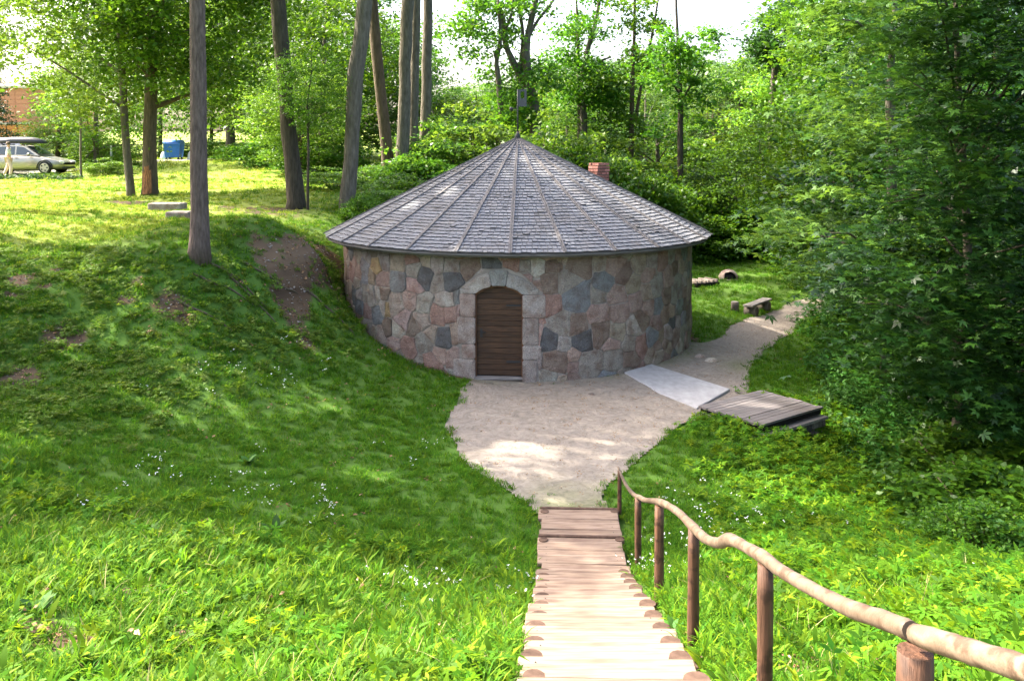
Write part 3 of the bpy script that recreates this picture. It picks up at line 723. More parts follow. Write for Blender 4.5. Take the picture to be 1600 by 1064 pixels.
th_ = MB(); th_.box(dpt(0, .02, -.02), (DW, .3, .05)); th_.build('threshold', M['edge_wood'], bld)
for zz in (.35, 1.5):
    hg = MB(); hg.box(dpt(xw - .16, zz, .037), (.30, .012, .035)); hg.build('hinge', M['iron'], door)

# roof ---------------------------------------------------------
roof_b = MB(); NS = 27; A0 = math.asin((zplane(797, 394, EAVE)[0] - BC.x) / RE)
def rp(th, r_, off=0.0):   # point on cone at plan radius r_
    z = APEX - (APEX - EAVE) * r_ / RE
    sl = math.atan2(APEX - EAVE, RE)
    return Vector(((r_ + off * math.sin(sl)) * math.sin(th), -(r_ + off * math.sin(sl)) * math.cos(th), z + off * math.cos(sl)))
V = [rp(0, 0, -.05)] ; ring = [rp(A0 + 2 * PI * i / NS, RE - .03, -.05) for i in range(NS)]; ring2 = [v * .985 - Vector((0, 0, .03)) for v in ring]
V = V + ring + ring2 + [Vector((0, 0, EAVE - .03))]
fs = [(0, 1 + i, 1 + (i + 1) % NS) for i in range(NS)] + [(1 + i, 1 + NS + i, 1 + NS + (i + 1) % NS, 1 + (i + 1) % NS) for i in range(NS)] + [(2 * NS + 1, 1 + NS + (i + 1) % NS, 1 + NS + i) for i in range(NS)]
roof_b.add(V, fs); roof = roof_b.build('roof', M['batten'], bld)
sh = MB(); course = .13; slant = math.hypot(RE, APEX - EAVE); nco = int(slant / course)
rs = random.Random(3)
for sct in range(NS):
    ta, tb = A0 + 2 * PI * sct / NS, A0 + 2 * PI * (sct + 1) / NS
    Pa, Pb = rp(ta, RE), rp(tb, RE); A_ = rp(0, 0)
    nrm = (Pa - A_).cross(Pb - A_).normalized(); nrm = nrm if nrm.z > 0 else -nrm
    for c_ in range(nco):
        d0 = 1 - c_ * course / slant; d1 = max(1 - (c_ + 1.35) * course / slant, 0.0)
        if d0 < .03: continue
        wfull = (Pb - Pa).length * d0; k = max(1, int(round(wfull / rs.uniform(.10, .13))))
        tone = rs.uniform(-.07, .07)
        cuts = [0] + sorted([(q + rs.uniform(-.2, .2)) / k for q in range(1, k)]) + [1]
        for q in range(k):
            u0, u1 = cuts[q] + .006 / wfull, cuts[q + 1] - .006 / wfull
            dd = d0 + rs.uniform(-.012, .006) / slant * 1.5; lift = .027 + rs.uniform(-.003, .006)
            if rs.random() < .02: lift += .02
            lo0 = A_ + ((Pa - A_) * (1 - u0) + (Pb - A_) * u0) * dd; lo1 = A_ + ((Pa - A_) * (1 - u1) + (Pb - A_) * u1) * dd
            hi0 = A_ + ((Pa - A_) * (1 - u0) + (Pb - A_) * u0) * d1; hi1 = A_ + ((Pa - A_) * (1 - u1) + (Pb - A_) * u1) * d1
            crv = min(1, max(0, .5 + tone + rs.gauss(0, .13))) if rs.random() > .015 else 0
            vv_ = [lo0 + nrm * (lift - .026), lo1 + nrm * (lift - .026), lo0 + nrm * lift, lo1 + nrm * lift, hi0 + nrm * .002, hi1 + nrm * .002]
            sh.cr = -.4; sh.add(vv_, [(0, 1, 3, 2)]); sh.cr = crv; sh.add(vv_[2:], [(0, 1, 3, 2)])  # butt ends coloured darker: end grain plus shadow lines between courses
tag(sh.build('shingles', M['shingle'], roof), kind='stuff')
for i in range(NS):
    th = A0 + 2 * PI * i / NS; b = MB(); b.cr = .5
    tt = Vector((math.cos(th), math.sin(th), 0))
    for e, wb in ((-1, .040), (1, .040)):
        pts = []
        for r_, wi in ((RE + .015, 1), (RE * .5, 1), (.32, .55), (.06, .1)):
            c0 = rp(th, r_, .02) + tt * e * wb * .55 * wi; pts.append((c0, wi))
        n_up = (rp(th, 1, 1) - rp(th, 1, 0))
        V = []
        for c0, wi in pts:
            for sx in (-1, 1):
                for oz in (0.0, .020 + .006 * e): V.append(c0 + tt * sx * wb * .45 * wi + n_up * oz)
        fs = []
        for k in range(3):
            a_ = k * 4; fs += [(a_ + 1, a_ + 3, a_ + 7, a_ + 5), (a_, a_ + 1, a_ + 5, a_ + 4), (a_ + 2, a_ + 6, a_ + 7, a_ + 3)]
        fs += [(0, 2, 3, 1)]
        b.add(V, fs)
    b.build('ridge_batten', M['batten'], roof)
for i in range(NS):   # rafter ends under the eave
    th = A0 + 2 * PI * (i + .5) / NS; b = MB()
    Rm = Matrix.Rotation(th, 3, 'Z') @ Matrix.Rotation(math.atan2(APEX - EAVE, RE), 3, 'X')
    c0 = rp(th, RE - .40, -.12); b.box(c0, (.07, .62, .09), Rm); b.build('rafter_end', M['batten'], roof)
# eave fascia
fa = MB()
for i in range(NS):
    p0, p1 = rp(A0 + 2 * PI * i / NS, RE - .02, -.03), rp(A0 + 2 * PI * (i + 1) / NS, RE - .02, -.03)
    dz = Vector((0, 0, -.035)); q0, q1 = p0 * .993, p1 * .993; q0.z = p0.z; q1.z = p1.z
    fa.add([p0, p1, p0 + dz, p1 + dz, q0, q1, q0 + dz, q1 + dz], [(0, 1, 3, 2), (4, 6, 7, 5), (2, 3, 7, 6)])
fa.build('fascia', M['batten'], roof)
# weather vane
wv = empty('weathervane', (0, 0, APEX)); wv.parent = bld
b = MB(); b.tube([(0, 0, -.1), (0, 0, 1.2)], [.022, .014], 8); b.tube([(0, 0, -.06), (0, 0, .1), (0, 0, .16)], [.10, .05, .02], 10); b.build('pole', M['iron'], wv)
b = MB()
for (x0, x1, z0_, z1_) in ((.0, .06, .78, 1.2), (.15, .21, .78, 1.2), (.06, .15, .78, .98), (.06, .15, 1.15, 1.2)): b.box(((x0 + x1) / 2 + .012, 0, (z0_ + z1_) / 2), (x1 - x0 - .001, .02, z1_ - z0_ - .001))
b.build('flag', M['vane'], wv)
b = MB(); b.tube([(0, 0, .74), (-.13, 0, .72)], [.01, .01], 6); b.tube([(-.11, 0, .72), (-.135, 0, .72), (-.19, 0, .72), (-.21, 0, .72)], [.01, .05, .05, .01], 8); b.build('counterweight', M['iron'], wv)
# chimney of single bricks
cp = at(936, 262, 24.3) - BC; cp.z = 0
ch = empty('chimney', (cp.x, cp.y, 2.9)); ch.parent = bld; ch.rotation_euler = (0, 0, R(32)); ch.scale = (.85, .85, 1)
core = MB(); core.box((0, 0, .6), (.36, .36, 1.36)); core.build('mortar_core', M['mortar'], ch)
ztop = at(936, 247, 24.3).z - 3.0; nb = int(ztop / .082)
bm_ = MB(); bm_.box((0, 0, 0), (.184, .09, .064)); bme = bm_.mesh('brick', M['brick'])
for c_ in range(nb):
    ex = .03 if c_ >= nb - 3 and c_ < nb - 1 else 0
    z = c_ * .082 + .04
    for side in range(4):
        for k in (-1, 1):
            o = link('brick', bme, ch)
            off = .2 + ex - .035; along = k * .1 + (.05 if c_ % 2 else -.05)
            Rz = side * PI / 2
            o.location = (math.cos(Rz) * along - math.sin(Rz) * off, math.sin(Rz) * along + math.cos(Rz) * off, z); o.rotation_euler = (0, 0, Rz)
# ---------------------------------------------------------------- stairs
def stair_x(Y): return .54 + (Y - 4.86) * (.33 / 6.54)
stairs = empty('wooden_stairs', (.78, 9.4, 0), 'pale wooden plank stairs descending the grass bank to the gravel yard', 'stairs')
SO_ = Vector((.78, 9.4, 0))
def sp(x, y, z): return Vector((x, y, z)) - SO_
Yn = 1.4; steps = []
while Yn < 9.41: steps.append((Yn, 1.87 - .37 * (Yn - 4.86))); Yn += .5 + 0.0
rt = random.Random(9)
rotz = Matrix.Rotation(-math.atan(.33 / 6.54), 3, 'Z')
def tread(y0, y1, z, wd=1.0):
    cx = stair_x((y0 + y1) / 2); n = 2; d = (y1 - y0) / n
    if d > .42: n = 3; d = (y1 - y0) / n
    for k in range(n):
        b = MB(); ww = wd + rt.uniform(-.03, .03)
        rot = rotz @ Matrix.Rotation(rt.uniform(-.012, .012), 3, 'Z') @ Matrix.Rotation(rt.uniform(-.012, .012), 3, 'Y')
        b.rbox((0, 0, 0), (ww, d - .016, .045), rot, .007)
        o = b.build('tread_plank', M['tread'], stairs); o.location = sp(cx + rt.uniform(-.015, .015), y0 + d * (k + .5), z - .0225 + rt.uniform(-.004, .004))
        nb_ = MB()
        for e in (-1, 1):
            for q in (-1, 1): nb_.tube([(e * (ww / 2 - .10), q * d * .25, .0215), (e * (ww / 2 - .10), q * d * .25, .0245)], [.005, .005], 6)
        link('nail_head', nb_.mesh('nail_head', M['iron']), o)
for i, (Yf, z) in enumerate(steps):
    tread(Yf - .5 + .06, Yf, z)
    cx = stair_x(Yf)
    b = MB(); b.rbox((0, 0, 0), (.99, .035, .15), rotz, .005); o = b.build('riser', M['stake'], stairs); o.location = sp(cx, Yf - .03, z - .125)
    for e in (-1, 1):
        b = MB(); r_ = .068 + rt.uniform(-.008, .006)
        b.tube([(0, 0, -.35), (0, 0, -.02), (0, 0, 0)], [r_, r_, r_ * .95], 14, wob=.03)
        o = b.build('stake', M['stake'], stairs); o.location = sp(cx + e * .42 + rt.uniform(-.015, .015), Yf + .045 + rt.uniform(0, .02), z - .02 + rt.uniform(-.02, .0))
for y0, y1, z in ((9.43, 10.45, .06), (10.49, 11.42, .0)):
    tread(y0, y1, z + .02)
    b = MB(); b.rbox((0, 0, 0), (1.02, .05, .14), rotz, .008); o = b.build('riser', M['stake'], stairs); o.location = sp(stair_x(y1), y1 + .02, z - .035)
    for e in (-1, 1):
        b = MB(); b.tube([(0, 0, -.3), (0, 0, 0)], [.055, .055], 12, wob=.03); o = b.build('stake', M['stake'], stairs); o.location = sp(stair_x(y1) + e * .45, y1 - .07, z + .03)
for e in (-1, 1):
    b = MB(); pts = [(stair_x(y) + e * .5, y, 1.87 - .37 * (y - 4.86) - .16) for y in (1, 3, 5, 7, 9.3)]
    for k in range(4):
        p0, p1 = Vector(pts[k]), Vector(pts[k + 1]); dv = p1 - p0
        b.box((p0 + p1) / 2 - SO_, (.04, dv.length, .14), dv.to_track_quat('Y', 'Z').to_matrix())
    b.build('stringer', M['stake'], stairs)

# ---------------------------------------------------------------- handrail
hr = empty('handrail', at(1084, 1018, 5.4), 'crooked peeled branch handrail on round brown posts beside the stairs', 'handrail')
HO = Vector(hr.location)
posts = [(968, 735, 828, 11.4, .026), (997, 777, 898, 9.6, .036), (1030, 790, 942, 7.5, .040), (1084, 826, 1022, 5.35, .035), (1196, 880, 1140, 3.54, .032), (1430, 1016, 1400, 2.16, .044)]
for k, (px, yt, yb, Y, r_) in enumerate(posts):
    t = at(px, yt, Y); bt = at(px - (1 if k > 2 else 0), yb, Y); bt.z = min(bt.z, h(bt.x, bt.y)) - .15
    b = MB(); n = 7; pts = [t.lerp(bt, i / (n - 1)) - HO for i in range(n)]
    b.tube(pts, [r_ * .96] + [r_ * random.uniform(.97, 1.04) for _ in range(n - 2)] + [r_], 14, wob=.02); b.build('post', M['post'], hr)
rail1 = [(966, 730, 11.5, .012), (972, 745, 11.1, .018), (981, 762, 10.5, .022), (991, 773, 9.9, .024), (1000, 777, 9.4, .026), (1007, 781, 8.9, .026), (1016, 782, 8.3, .024), (1030, 784, 7.5, .030), (1046, 791, 6.9, .028), (1062, 802, 6.3, .028),
         (1074, 814, 5.8, .028), (1084, 824, 5.35, .030), (1098, 838, 4.95, .027), (1110, 845, 4.7, .026), (1125, 848, 4.45, .027), (1137, 843, 4.25, .032), (1150, 846, 4.05, .027), (1170, 857, 3.8, .025), (1196, 872, 3.54, .028), (1214, 887, 3.36, .025), (1250, 909, 3.1, .025),
         (1290, 931, 2.82, .024), (1330, 951, 2.6, .027), (1375, 966, 2.4, .026), (1425, 986, 2.2, .026)]
rail2 = [(1432, 991, 2.17, .026), (1480, 1006, 2.02, .027), (1530, 1022, 1.88, .026), (1600, 1044, 1.72, .027), (1700, 1080, 1.5, .026), (1900, 1160, 1.2, .025)]
def cat(pts, n=4):
    out = []
    for i in range(len(pts) - 1):
        p0 = pts[max(i - 1, 0)]; p1 = pts[i]; p2 = pts[i + 1]; p3 = pts[min(i + 2, len(pts) - 1)]
        for k in range(n):
            t = k / n
            out.append(tuple(.5 * ((2 * b_) + (-a_ + c_) * t + (2 * a_ - 5 * b_ + 4 * c_ - d_) * t * t + (-a_ + 3 * b_ - 3 * c_ + d_) * t ** 3) for a_, b_, c_, d_ in zip(p0, p1, p2, p3)))
    out.append(tuple(pts[-1])); return out
for rl in (rail1, rail2):
    q = cat([(*(at(px, py, Y) - HO), r_) for px, py, Y, r_ in rl])
    b = MB(); b.tube([p[:3] for p in q], [p[3] * random.uniform(.94, 1.06) for p in q], 14, wob=.015); b.build('rail', M['rail'], hr)

# ---------------------------------------------------------------- concrete slab and wooden platform
sl = [zplane(1017, 568, .06), zplane(975, 581, .03), zplane(1029, 613, .03), zplane(1089, 637, .05), zplane(1141, 607, .06)]
b = MB(); n = len(sl); zt = [.06, .03, .03, .05, .06]
b.add([(x, y, z) for (x, y), z in zip(sl, zt)] + [(x, y, -.2) for x, y in sl], [tuple(range(n))] + [(i, i + n, (i + 1) % n + n, (i + 1) % n) for i in range(n)])
o = b.build('concrete_ramp', M['concrete']); tag(o, 'flat grey concrete slab ramp leading from the stone wall to the plank platform', 'slab')
bv = o.modifiers.new('b', 'BEVEL'); bv.width = .02; bv.segments = 2
# loose rubble at slab edge
D0, D1, D2, D3 = [Vector((*zplane(px, py, z), z)) for px, py, z in ((1091, 634, .13), (1191, 664, .19), (1286, 636, .13), (1190, 609, .09))]
dk = empty('plank_platform', D0, 'low dark wet plank platform over a stone pit at the end of the slab', 'platform')
nP = 13
for i in range(nP):
    t0, t1 = i / nP + .004, (i + 1) / nP - .004
    a0 = D0.lerp(D1, t0); a1 = D0.lerp(D1, t1); b0_ = D3.lerp(D2, t0); b1 = D3.lerp(D2, t1)
    ov = random.uniform(-.02, .02); dl = (b0_ - a0).normalized() * ov
    th = Vector((0, 0, -.035)); dz = Vector((0, 0, random.uniform(-.005, .005)))
    V = [v + dz - D0 for v in (a0 + dl, a1 + dl, b1 + dl, b0_ + dl)]; V = V + [v + th for v in V]
    b = MB(); b.add(V, [(0, 1, 2, 3), (7, 6, 5, 4), (0, 4, 5, 1), (1, 5, 6, 2), (2, 6, 7, 3), (3, 7, 4, 0)]); b.build('plank', M['deck'], dk)
def beam(p0, p1, w_, hgt, name, mat, parent, org):
    dv = p1 - p0; b = MB(); b.rbox((p0 + p1) / 2 - org, (w_, dv.length, hgt), dv.to_track_quat('Y', 'Z').to_matrix(), .006); return b.build(name, mat, parent)
dz = Vector((0, 0, -.075))
cen = (D0 + D1 + D2 + D3) / 4
ins_ = lambda p, k=.06: p.lerp(cen, k)
for a_, b_ in ((D0, D1), (D1, D2), (D2, D3), (D3, D0)): beam(ins_(a_) + dz, ins_(b_) + dz, .07, .075, 'joist', M['dark'], dk, D0)
pit = empty('stone_pit', Vector((cen.x, cen.y, -.9)), 'low dark fieldstone pit wall carrying the plank platform', 'stone wall')
pc = Vector(pit.location)
E = [ins_(p, -.02) for p in (D0, D1, D2, D3)]
for a_, b_ in ((E[1], E[2]), (E[0], E[1])): beam(Vector((a_.x, a_.y, .02)), Vector((b_.x, b_.y, -.04)), .16, .05, 'capping_board', M['edge_wood'], pit, pc)
rp2 = random.Random(4)
b = MB(); q = [p.lerp(cen, .12) for p in E]
b.add([Vector((p.x, p.y, z)) - pc for z in (-.02, -1.3) for p in q], [(0, 1, 5, 4), (1, 2, 6, 5), (2, 3, 7, 6), (3, 0, 4, 7), (0, 3, 2, 1)]); b.build('pit_core', M['mortar'], pit)
for a_, b_ in ((E[0], E[1]), (E[1], E[2]), (E[2], E[3])):
    L = (b_ - a_).length; z = -.02; dirv = (b_ - a_).normalized(); nn = Vector((dirv.y, -dirv.x, 0))
    for row in range(5):
        x = 0; hh = .2
        while x < L - .03:
            wd = min(rp2.uniform(.16, .34), L - x)
            c0 = a_ + dirv * (x + wd / 2); c0.z = z - hh / 2
            b = MB(); rot = Matrix((dirv, nn, Vector((0, 0, 1)))).transposed() @ Matrix.Rotation(rp2.uniform(-.06, .06), 3, 'Y')
            b.rbox(c0 - pc - nn * .05, (wd - .02, .16 + rp2.uniform(-.02, .03), hh - .02), rot, .03)
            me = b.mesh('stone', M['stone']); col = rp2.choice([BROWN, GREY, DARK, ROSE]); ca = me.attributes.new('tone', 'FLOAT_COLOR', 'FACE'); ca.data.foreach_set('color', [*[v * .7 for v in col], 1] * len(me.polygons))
            link('stone', me, pit); x += wd
        z -= hh

# ---------------------------------------------------------------- things on the right lawn
p = hit(1184, 490); bz = h(p.x, p.y)
bench = empty('bench', (p.x, p.y, bz), 'low rough plank bench resting on two log blocks beside the gravel path', 'bench', rz=0)
a_ = hit(1171, 491); c_ = hit(1199, 481); dv = (c_ - a_); dv.z = 0; ang = math.atan2(dv.y, dv.x); bench.rotation_euler = (0, 0, ang); bench.scale = (.85, .85, .85)
b = MB(); b.rbox((0, 0, .36), (1.75, .34, .07), None, .012); b.build('seat', M['edge_wood'], bench)
for x in (-.6, .55):
    b = MB(); b.tube([(x, -.20, .16), (x, .2, .16)], [.165, .16], 12, wob=.04); b.build('leg', M['log'], bench)
p = hit(1148, 488)
stump = empty('tree_stump', (p.x, p.y, h(p.x, p.y)), 'small grey upright log stump standing left of the bench', 'stump'); stump.scale = (.85, .85, .85)
b = MB(); b.tube([(0, 0, -.1), (0, 0, .2), (0, 0, .34)], [.15, .13, .125], 14, wob=.05); b.build('trunk', M['log'], stump)
b = MB(); b.tube([(0, 0, .341), (0, 0, .349)], [.115, .11], 14); b.build('cut_face', M['edge_wood'], stump)
p = hit(1138, 438)
bo = empty('boulder', (p.x, p.y, h(p.x, p.y)), 'small rounded pinkish stone with hollow dark front on far lawn', 'boulder')
def dome(r_, sx, sz, seed, mat, col, name, parent, loc=(0, 0, 0), skip=None, n=14, m_=7):
    rr = random.Random(seed); V = []; Fs = []
    for j in range(m_ + 1):
        ph = (j / m_) * PI / 2 * 1.15 - .15
        for i in range(n):
            th = 2 * PI * i / n; k = 1 + rr.uniform(-.07, .07)
            V.append((r_ * math.cos(ph) * math.cos(th) * sx * k + loc[0], r_ * math.cos(ph) * math.sin(th) * k + loc[1], r_ * math.sin(ph) * sz * k + loc[2]))
    for j in range(m_):
        for i in range(n):
            if skip and skip(i, j): continue
            a = j * n + i; b__ = j * n + (i + 1) % n; Fs.append((a, b__, b__ + n, a + n))
    me = bpy.data.meshes.new(name); me.from_pydata(V, [], Fs); me.materials.append(mat)
    if col: ca = me.attributes.new('tone', 'FLOAT_COLOR', 'FACE'); ca.data.foreach_set('color', [*col, 1] * len(Fs))
    me.polygons.foreach_set('use_smooth', [True] * len(Fs)); return link(name, me, parent)
o = dome(.30, 1.15, 1.15, 3, M['stone'], (.42, .33, .27), 'shell', bo, skip=lambda i, j: i in (9, 10, 11) and 1 <= j <= 3)
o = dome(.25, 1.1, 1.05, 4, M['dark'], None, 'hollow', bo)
p = hit(1098, 446)
gr = empty('stone_grate', (p.x, p.y, h(p.x, p.y)), 'striped dark stack of weathered slats lying on lawn behind the building', 'wood stack', rz=R(28)); gr.scale = (.8, .8, .8)
for i in range(6):
    b = MB(); b.rbox((-.55 + i * .2, 0, .17 + .02 * (i % 2)), (.07, .75, .16), Matrix.Rotation(.08 * (i % 3 - 1), 3, 'Z'), .02); b.build('slat', M['log'], gr)
for y in (-.28, .28):
    b = MB(); b.rbox((-.05, y, .08), (1.2, .3, .16), None, .02); b.build('runner', M['dark'], gr)

# two stone blocks on the terrace
for (px, py, Y, sx, sz, lab) in ((262, 330, 27.0, .95, .26, 'large flat pale stone block lying in grass behind the pine trunk'), (283, 340, 26.2, .62, .20, 'smaller low stone slab leaning on right end of the large block')):
    p = hit(px, py); b = MB(); b.rbox((0, 0, sz / 2), (sx, .5, sz), Matrix.Rotation(R(-4), 3, 'Z'), .03)
    me = b.mesh('stone_block', M['stone']); ca = me.attributes.new('tone', 'FLOAT_COLOR', 'FACE'); ca.data.foreach_set('color', [.21, .19, .175, 1] * len(me.polygons))
    tag(link('stone_block', me, None, (p.x, p.y, h(p.x, p.y) - .04)), lab, 'stone block')
def rock(px, py, r_, col, lab, seed):
    p = hit(px, py); o = dome(r_, 1.2, .7, seed, M['stone'], col, 'field_stone', None, n=10, m_=5); o.location = (p.x, p.y, h(p.x, p.y)); tag(o, lab, 'stone')
rock(1112, 566, .13, (.36, .33, .28), 'pale fist sized stone at the foot of the wall right of the slab', 1)
rock(1094, 559, .10, (.3, .25, .22), 'small brown stone against the right corner of the wall', 2)
rock(1020, 552, .16, (.42, .36, .28), 'tan rounded stone at the wall foot above the slab', 3)
#rock(258, 490, .12, (.36, .33, .31), 'small pale stone in bare earth patch on left bank', 5)
rock(924, 617, .05, (.12, .10, .09), 'small dark pebble on gravel before the door', 6)

# ---------------------------------------------------------------- far left: car, person, container, building
def make_car(name, loc, rz, lab, paint, box=False):
    c = empty(name, loc, lab, 'car', rz=rz)
    # sections of the body: x, z_bottom, z_belt(shoulder), half width
    sec = [(-2.28, .42, .78, .62), (-2.22, .26, .92, .76), (-1.9, .20, .96, .84), (-1.35, .19, .97, .87), (-.6, .18, .95, .88), (.3, .18, .93, .88), (1.0, .19, .90, .87), (1.45, .20, .82, .85), (1.95, .24, .70, .78), (2.2, .30, .58, .66), (2.27, .40, .52, .5)]
    b = MB(); b.csm = True; n = 12; V = []
    for x, zb, zt, wv_ in sec:
        zm = zb + (zt - zb) * .55
        prof = [(-.55, zb), (-.93, zb + .05), (-1, zb + .18), (-1, zm), (-.97, zt - .06), (-.86, zt), (.86, zt), (.97, zt - .06), (1, zm), (1, zb + .18), (.93, zb + .05), (.55, zb)]
        V += [(x, y * wv_, z) for y, z in prof]
    fs = [(i * n + k, i * n + (k + 1) % n, (i + 1) * n + (k + 1) % n, (i + 1) * n + k) for i in range(len(sec) - 1) for k in range(n)]
    fs += [tuple(range(n))[::-1], tuple(range((len(sec) - 1) * n, len(sec) * n))]
    b.add(V, fs); b.build('body', paint, c)
    # cabin
    top = [(-2.05, 1.0), (-1.75, 1.36), (-1.2, 1.44), (-.2, 1.46), (.3, 1.40), (1.10, .92)]
    def wy(z): return .80 - (z - .93) * .40
    b = MB(); V = [(x, -wy(z), z) for x, z in top] + [(x, wy(z), z) for x, z in top]; k = len(top)
    b.add(V, [(i, i + 1, i + 1 + k, i + k) for i in range(k - 1)] + [tuple(range(k))[::-1], tuple(range(k, 2 * k))]); b.build('cabin', paint, c)
    wins = [[(-1.85, 1.02), (-1.62, 1.32), (-1.15, 1.37), (-1.08, 1.0)], [(-1.0, 1.0), (-1.06, 1.38), (-.22, 1.40), (-.18, .99)], [(-.10, .99), (-.14, 1.40), (.24, 1.35), (.86, .98)]]
    for wn in wins:
        for e in (-1, 1):
            b = MB(); V = [(x, e * (wy(z) + .012), z) for x, z in wn]; b.add(V, [(0, 1, 2, 3)]); b.add([(x, e * (wy(z) - .02), z) for x, z in wn], [(3, 2, 1, 0)]); b.build('side_window', M['glass'], c)
    b = MB(); b.add([(.36, -.58, 1.395), (.36, .58, 1.395), (1.02, .68, 1.0), (1.02, -.68, 1.0)], [(0, 1, 2, 3)]); b.build('windscreen', M['glass'], c, (.012, 0, .02))
    for x in (-1.35, 1.38):
        for e in (-1, 1):
            wh = empty('wheel'); wh.parent = c; wh.location = (x, e * .80, .32)
            b = MB(); b.tube([(0, -.10, 0), (0, -.09, 0), (0, .09, 0), (0, .10, 0)], [.27, .32, .32, .27], 24); b.build('tyre', M['tyre'], wh)
            b = MB(); b.tube([(0, e * .085, 0), (0, e * .112, 0)], [.235, .22], 20); 
            b.build('rim', M['rim'], wh)
            b = MB()
            for q in range(5): 
                a = q * 2 * PI / 5; b.box((math.cos(a) * .15, e * .115, math.sin(a) * .15), (.07, .012, .07), Matrix.Rotation(-a, 3, 'Y'))
            b.build('rim_gap', M['plastic_dark'], wh)
            b = MB(); pts = [(x + .385 * math.cos(t), e * .872, .32 + .385 * math.sin(t)) for t in np.linspace(-.1, PI + .1, 13)]; b.tube(pts, [.035] * 13, 6); b.build('wheel_arch', M['plastic_dark'], c)
    for e in (-1, 1):
        b = MB(); b.rbox((2.12, e * .56, .60), (.22, .26, .13), Matrix.Rotation(-e * .35, 3, 'Z') @ Matrix.Rotation(.3, 3, 'Y'), .03); b.build('headlight', M['lamp'], c)
        b = MB(); b.rbox((.62, e * .93, 1.0), (.14, .16, .12), None, .03); b.build('mirror', paint, c)
        for x in (-.05, -.95):
            b = MB(); b.rbox((x, e * .885, .82), (.16, .03, .03), None, .008); b.build('door_handle', M['plastic_dark'], c)
    b = MB(); b.rbox((2.2, 0, .30), (.16, 1.2, .09), None, .02); b.build('bumper_grille', M['plastic_dark'], c)
    if box:
        for x in (-.9, .1):
            b = MB(); b.box((x, 0, 1.50), (.05, 1.1, .05)); b.build('roof_bar', M['plastic_dark'], c)
        b = MB(); b.csm = True; V = []
        sc_ = [(-1.6, .45, .7), (-1.45, .8, 1), (-.6, 1, 1), (.4, .95, 1), (.85, .6, .9), (1.0, .2, .6)]
        for x, hz, wy_ in sc_: V += [(x, y * .38 * wy_, 1.55 + z * .34 * hz) for y, z in ((-1, 0), (-1.05, .4), (-.8, .9), (0, 1), (.8, .9), (1.05, .4), (1, 0))]
        b.add(V, [(i * 7 + k, i * 7 + (k + 1) % 7, (i + 1) * 7 + (k + 1) % 7, (i + 1) * 7 + k) for i in range(5) for k in range(7)] + [tuple(range(7))[::-1], tuple(range(35, 42))]); b.build('roof_box', M['plastic_dark'], c)
    return c
q = at(52, 272, 46); make_car('parked_car', (q.x - .55, 46.4, h(q.x, 46.4) + .03), 0, 'silver estate car with black roof box parked at left edge of the road', M['car_silver'], True)
q = at(60, 262, 50); make_car('parked_car', (q.x - 2.3, 50.5, h(q.x, 50.5) + .12), R(-12), 'dark car mostly hidden behind the silver estate car', M['car_dark'])

# person walking
def skin_mesh(name, verts, edges, radii, mat, parent, sub=2):
    me = bpy.data.meshes.new(name); me.from_pydata(verts, edges, []); o = link(name, me, parent)
    sm = o.modifiers.new('skin', 'SKIN'); 
    lay = me.skin_vertices[0] if me.skin_vertices else None
    if lay is None:
        import bmesh
        bm = bmesh.new(); bm.from_mesh(me); bm.verts.layers.skin.verify(); bm.to_mesh(me); bm.free(); lay = me.skin_vertices[0]
    for i, r_ in enumerate(radii): lay.data[i].radius = (r_, r_); lay.data[i].use_root = (i == 0)
    sm.use_smooth_shade = True; s2 = o.modifiers.new('sub', 'SUBSURF'); s2.levels = sub; s2.render_levels = sub
    me.materials.append(mat); return o
q = at(14, 274, 44.3); q.z = h(q.x, q.y)
pe = empty('person', q, 'person in pale pink trousers and white top walking beside the silver car', 'person', rz=R(15))
Vb = [(0, 0, .93), (0, 0, 1.15), (0, 0, 1.38), (0, 0, 1.47), (.01, -.01, 1.56), (.02, -.02, 1.66), (.0, -.18, 1.40), (.05, -.22, 1.14), (.16, -.20, .93), (.20, -.19, .86), (0, .18, 1.40), (-.06, .22, 1.14), (.02, .22, .92), (.05, .21, .85),
      (0, -.09, .88), (.14, -.10, .50), (.08, -.10, .09), (.2, -.10, .03), (0, .09, .88), (-.08, .10, .50), (-.26, .10, .12), (-.16, .10, .03)]
Eb = [(0, 1), (1, 2), (2, 3), (3, 4), (4, 5), (2, 6), (6, 7), (7, 8), (8, 9), (2, 10), (10, 11), (11, 12), (12, 13), (0, 14), (14, 15), (15, 16), (16, 17), (0, 18), (18, 19), (19, 20), (20, 21)]
Rb = [.13, .12, .13, .055, .08, .085, .055, .042, .032, .035, .055, .042, .032, .035, .085, .06, .04, .04, .085, .06, .04, .04]
skin_mesh('body', Vb, Eb, Rb, M['skin'], pe)
skin_mesh('shirt', [Vb[i] for i in (0, 1, 2, 6, 7, 10, 11)], [(0, 1), (1, 2), (2, 3), (3, 4), (2, 5), (5, 6)], [.155, .145, .15, .07, .062, .07, .062], M['cloth_white'], pe)
skin_mesh('trousers', [Vb[i] for i in (0, 14, 15, 16, 18, 19, 20)], [(0, 1), (1, 2), (2, 3), (0, 4), (4, 5), (5, 6)], [.15, .105, .085, .07, .105, .085, .07], M['cloth_pink'], pe)
o = dome(.105, 1, 1.1, 8, M['hair'], None, 'hair', pe, (.0, -.015, 1.65), n=12, m_=6)

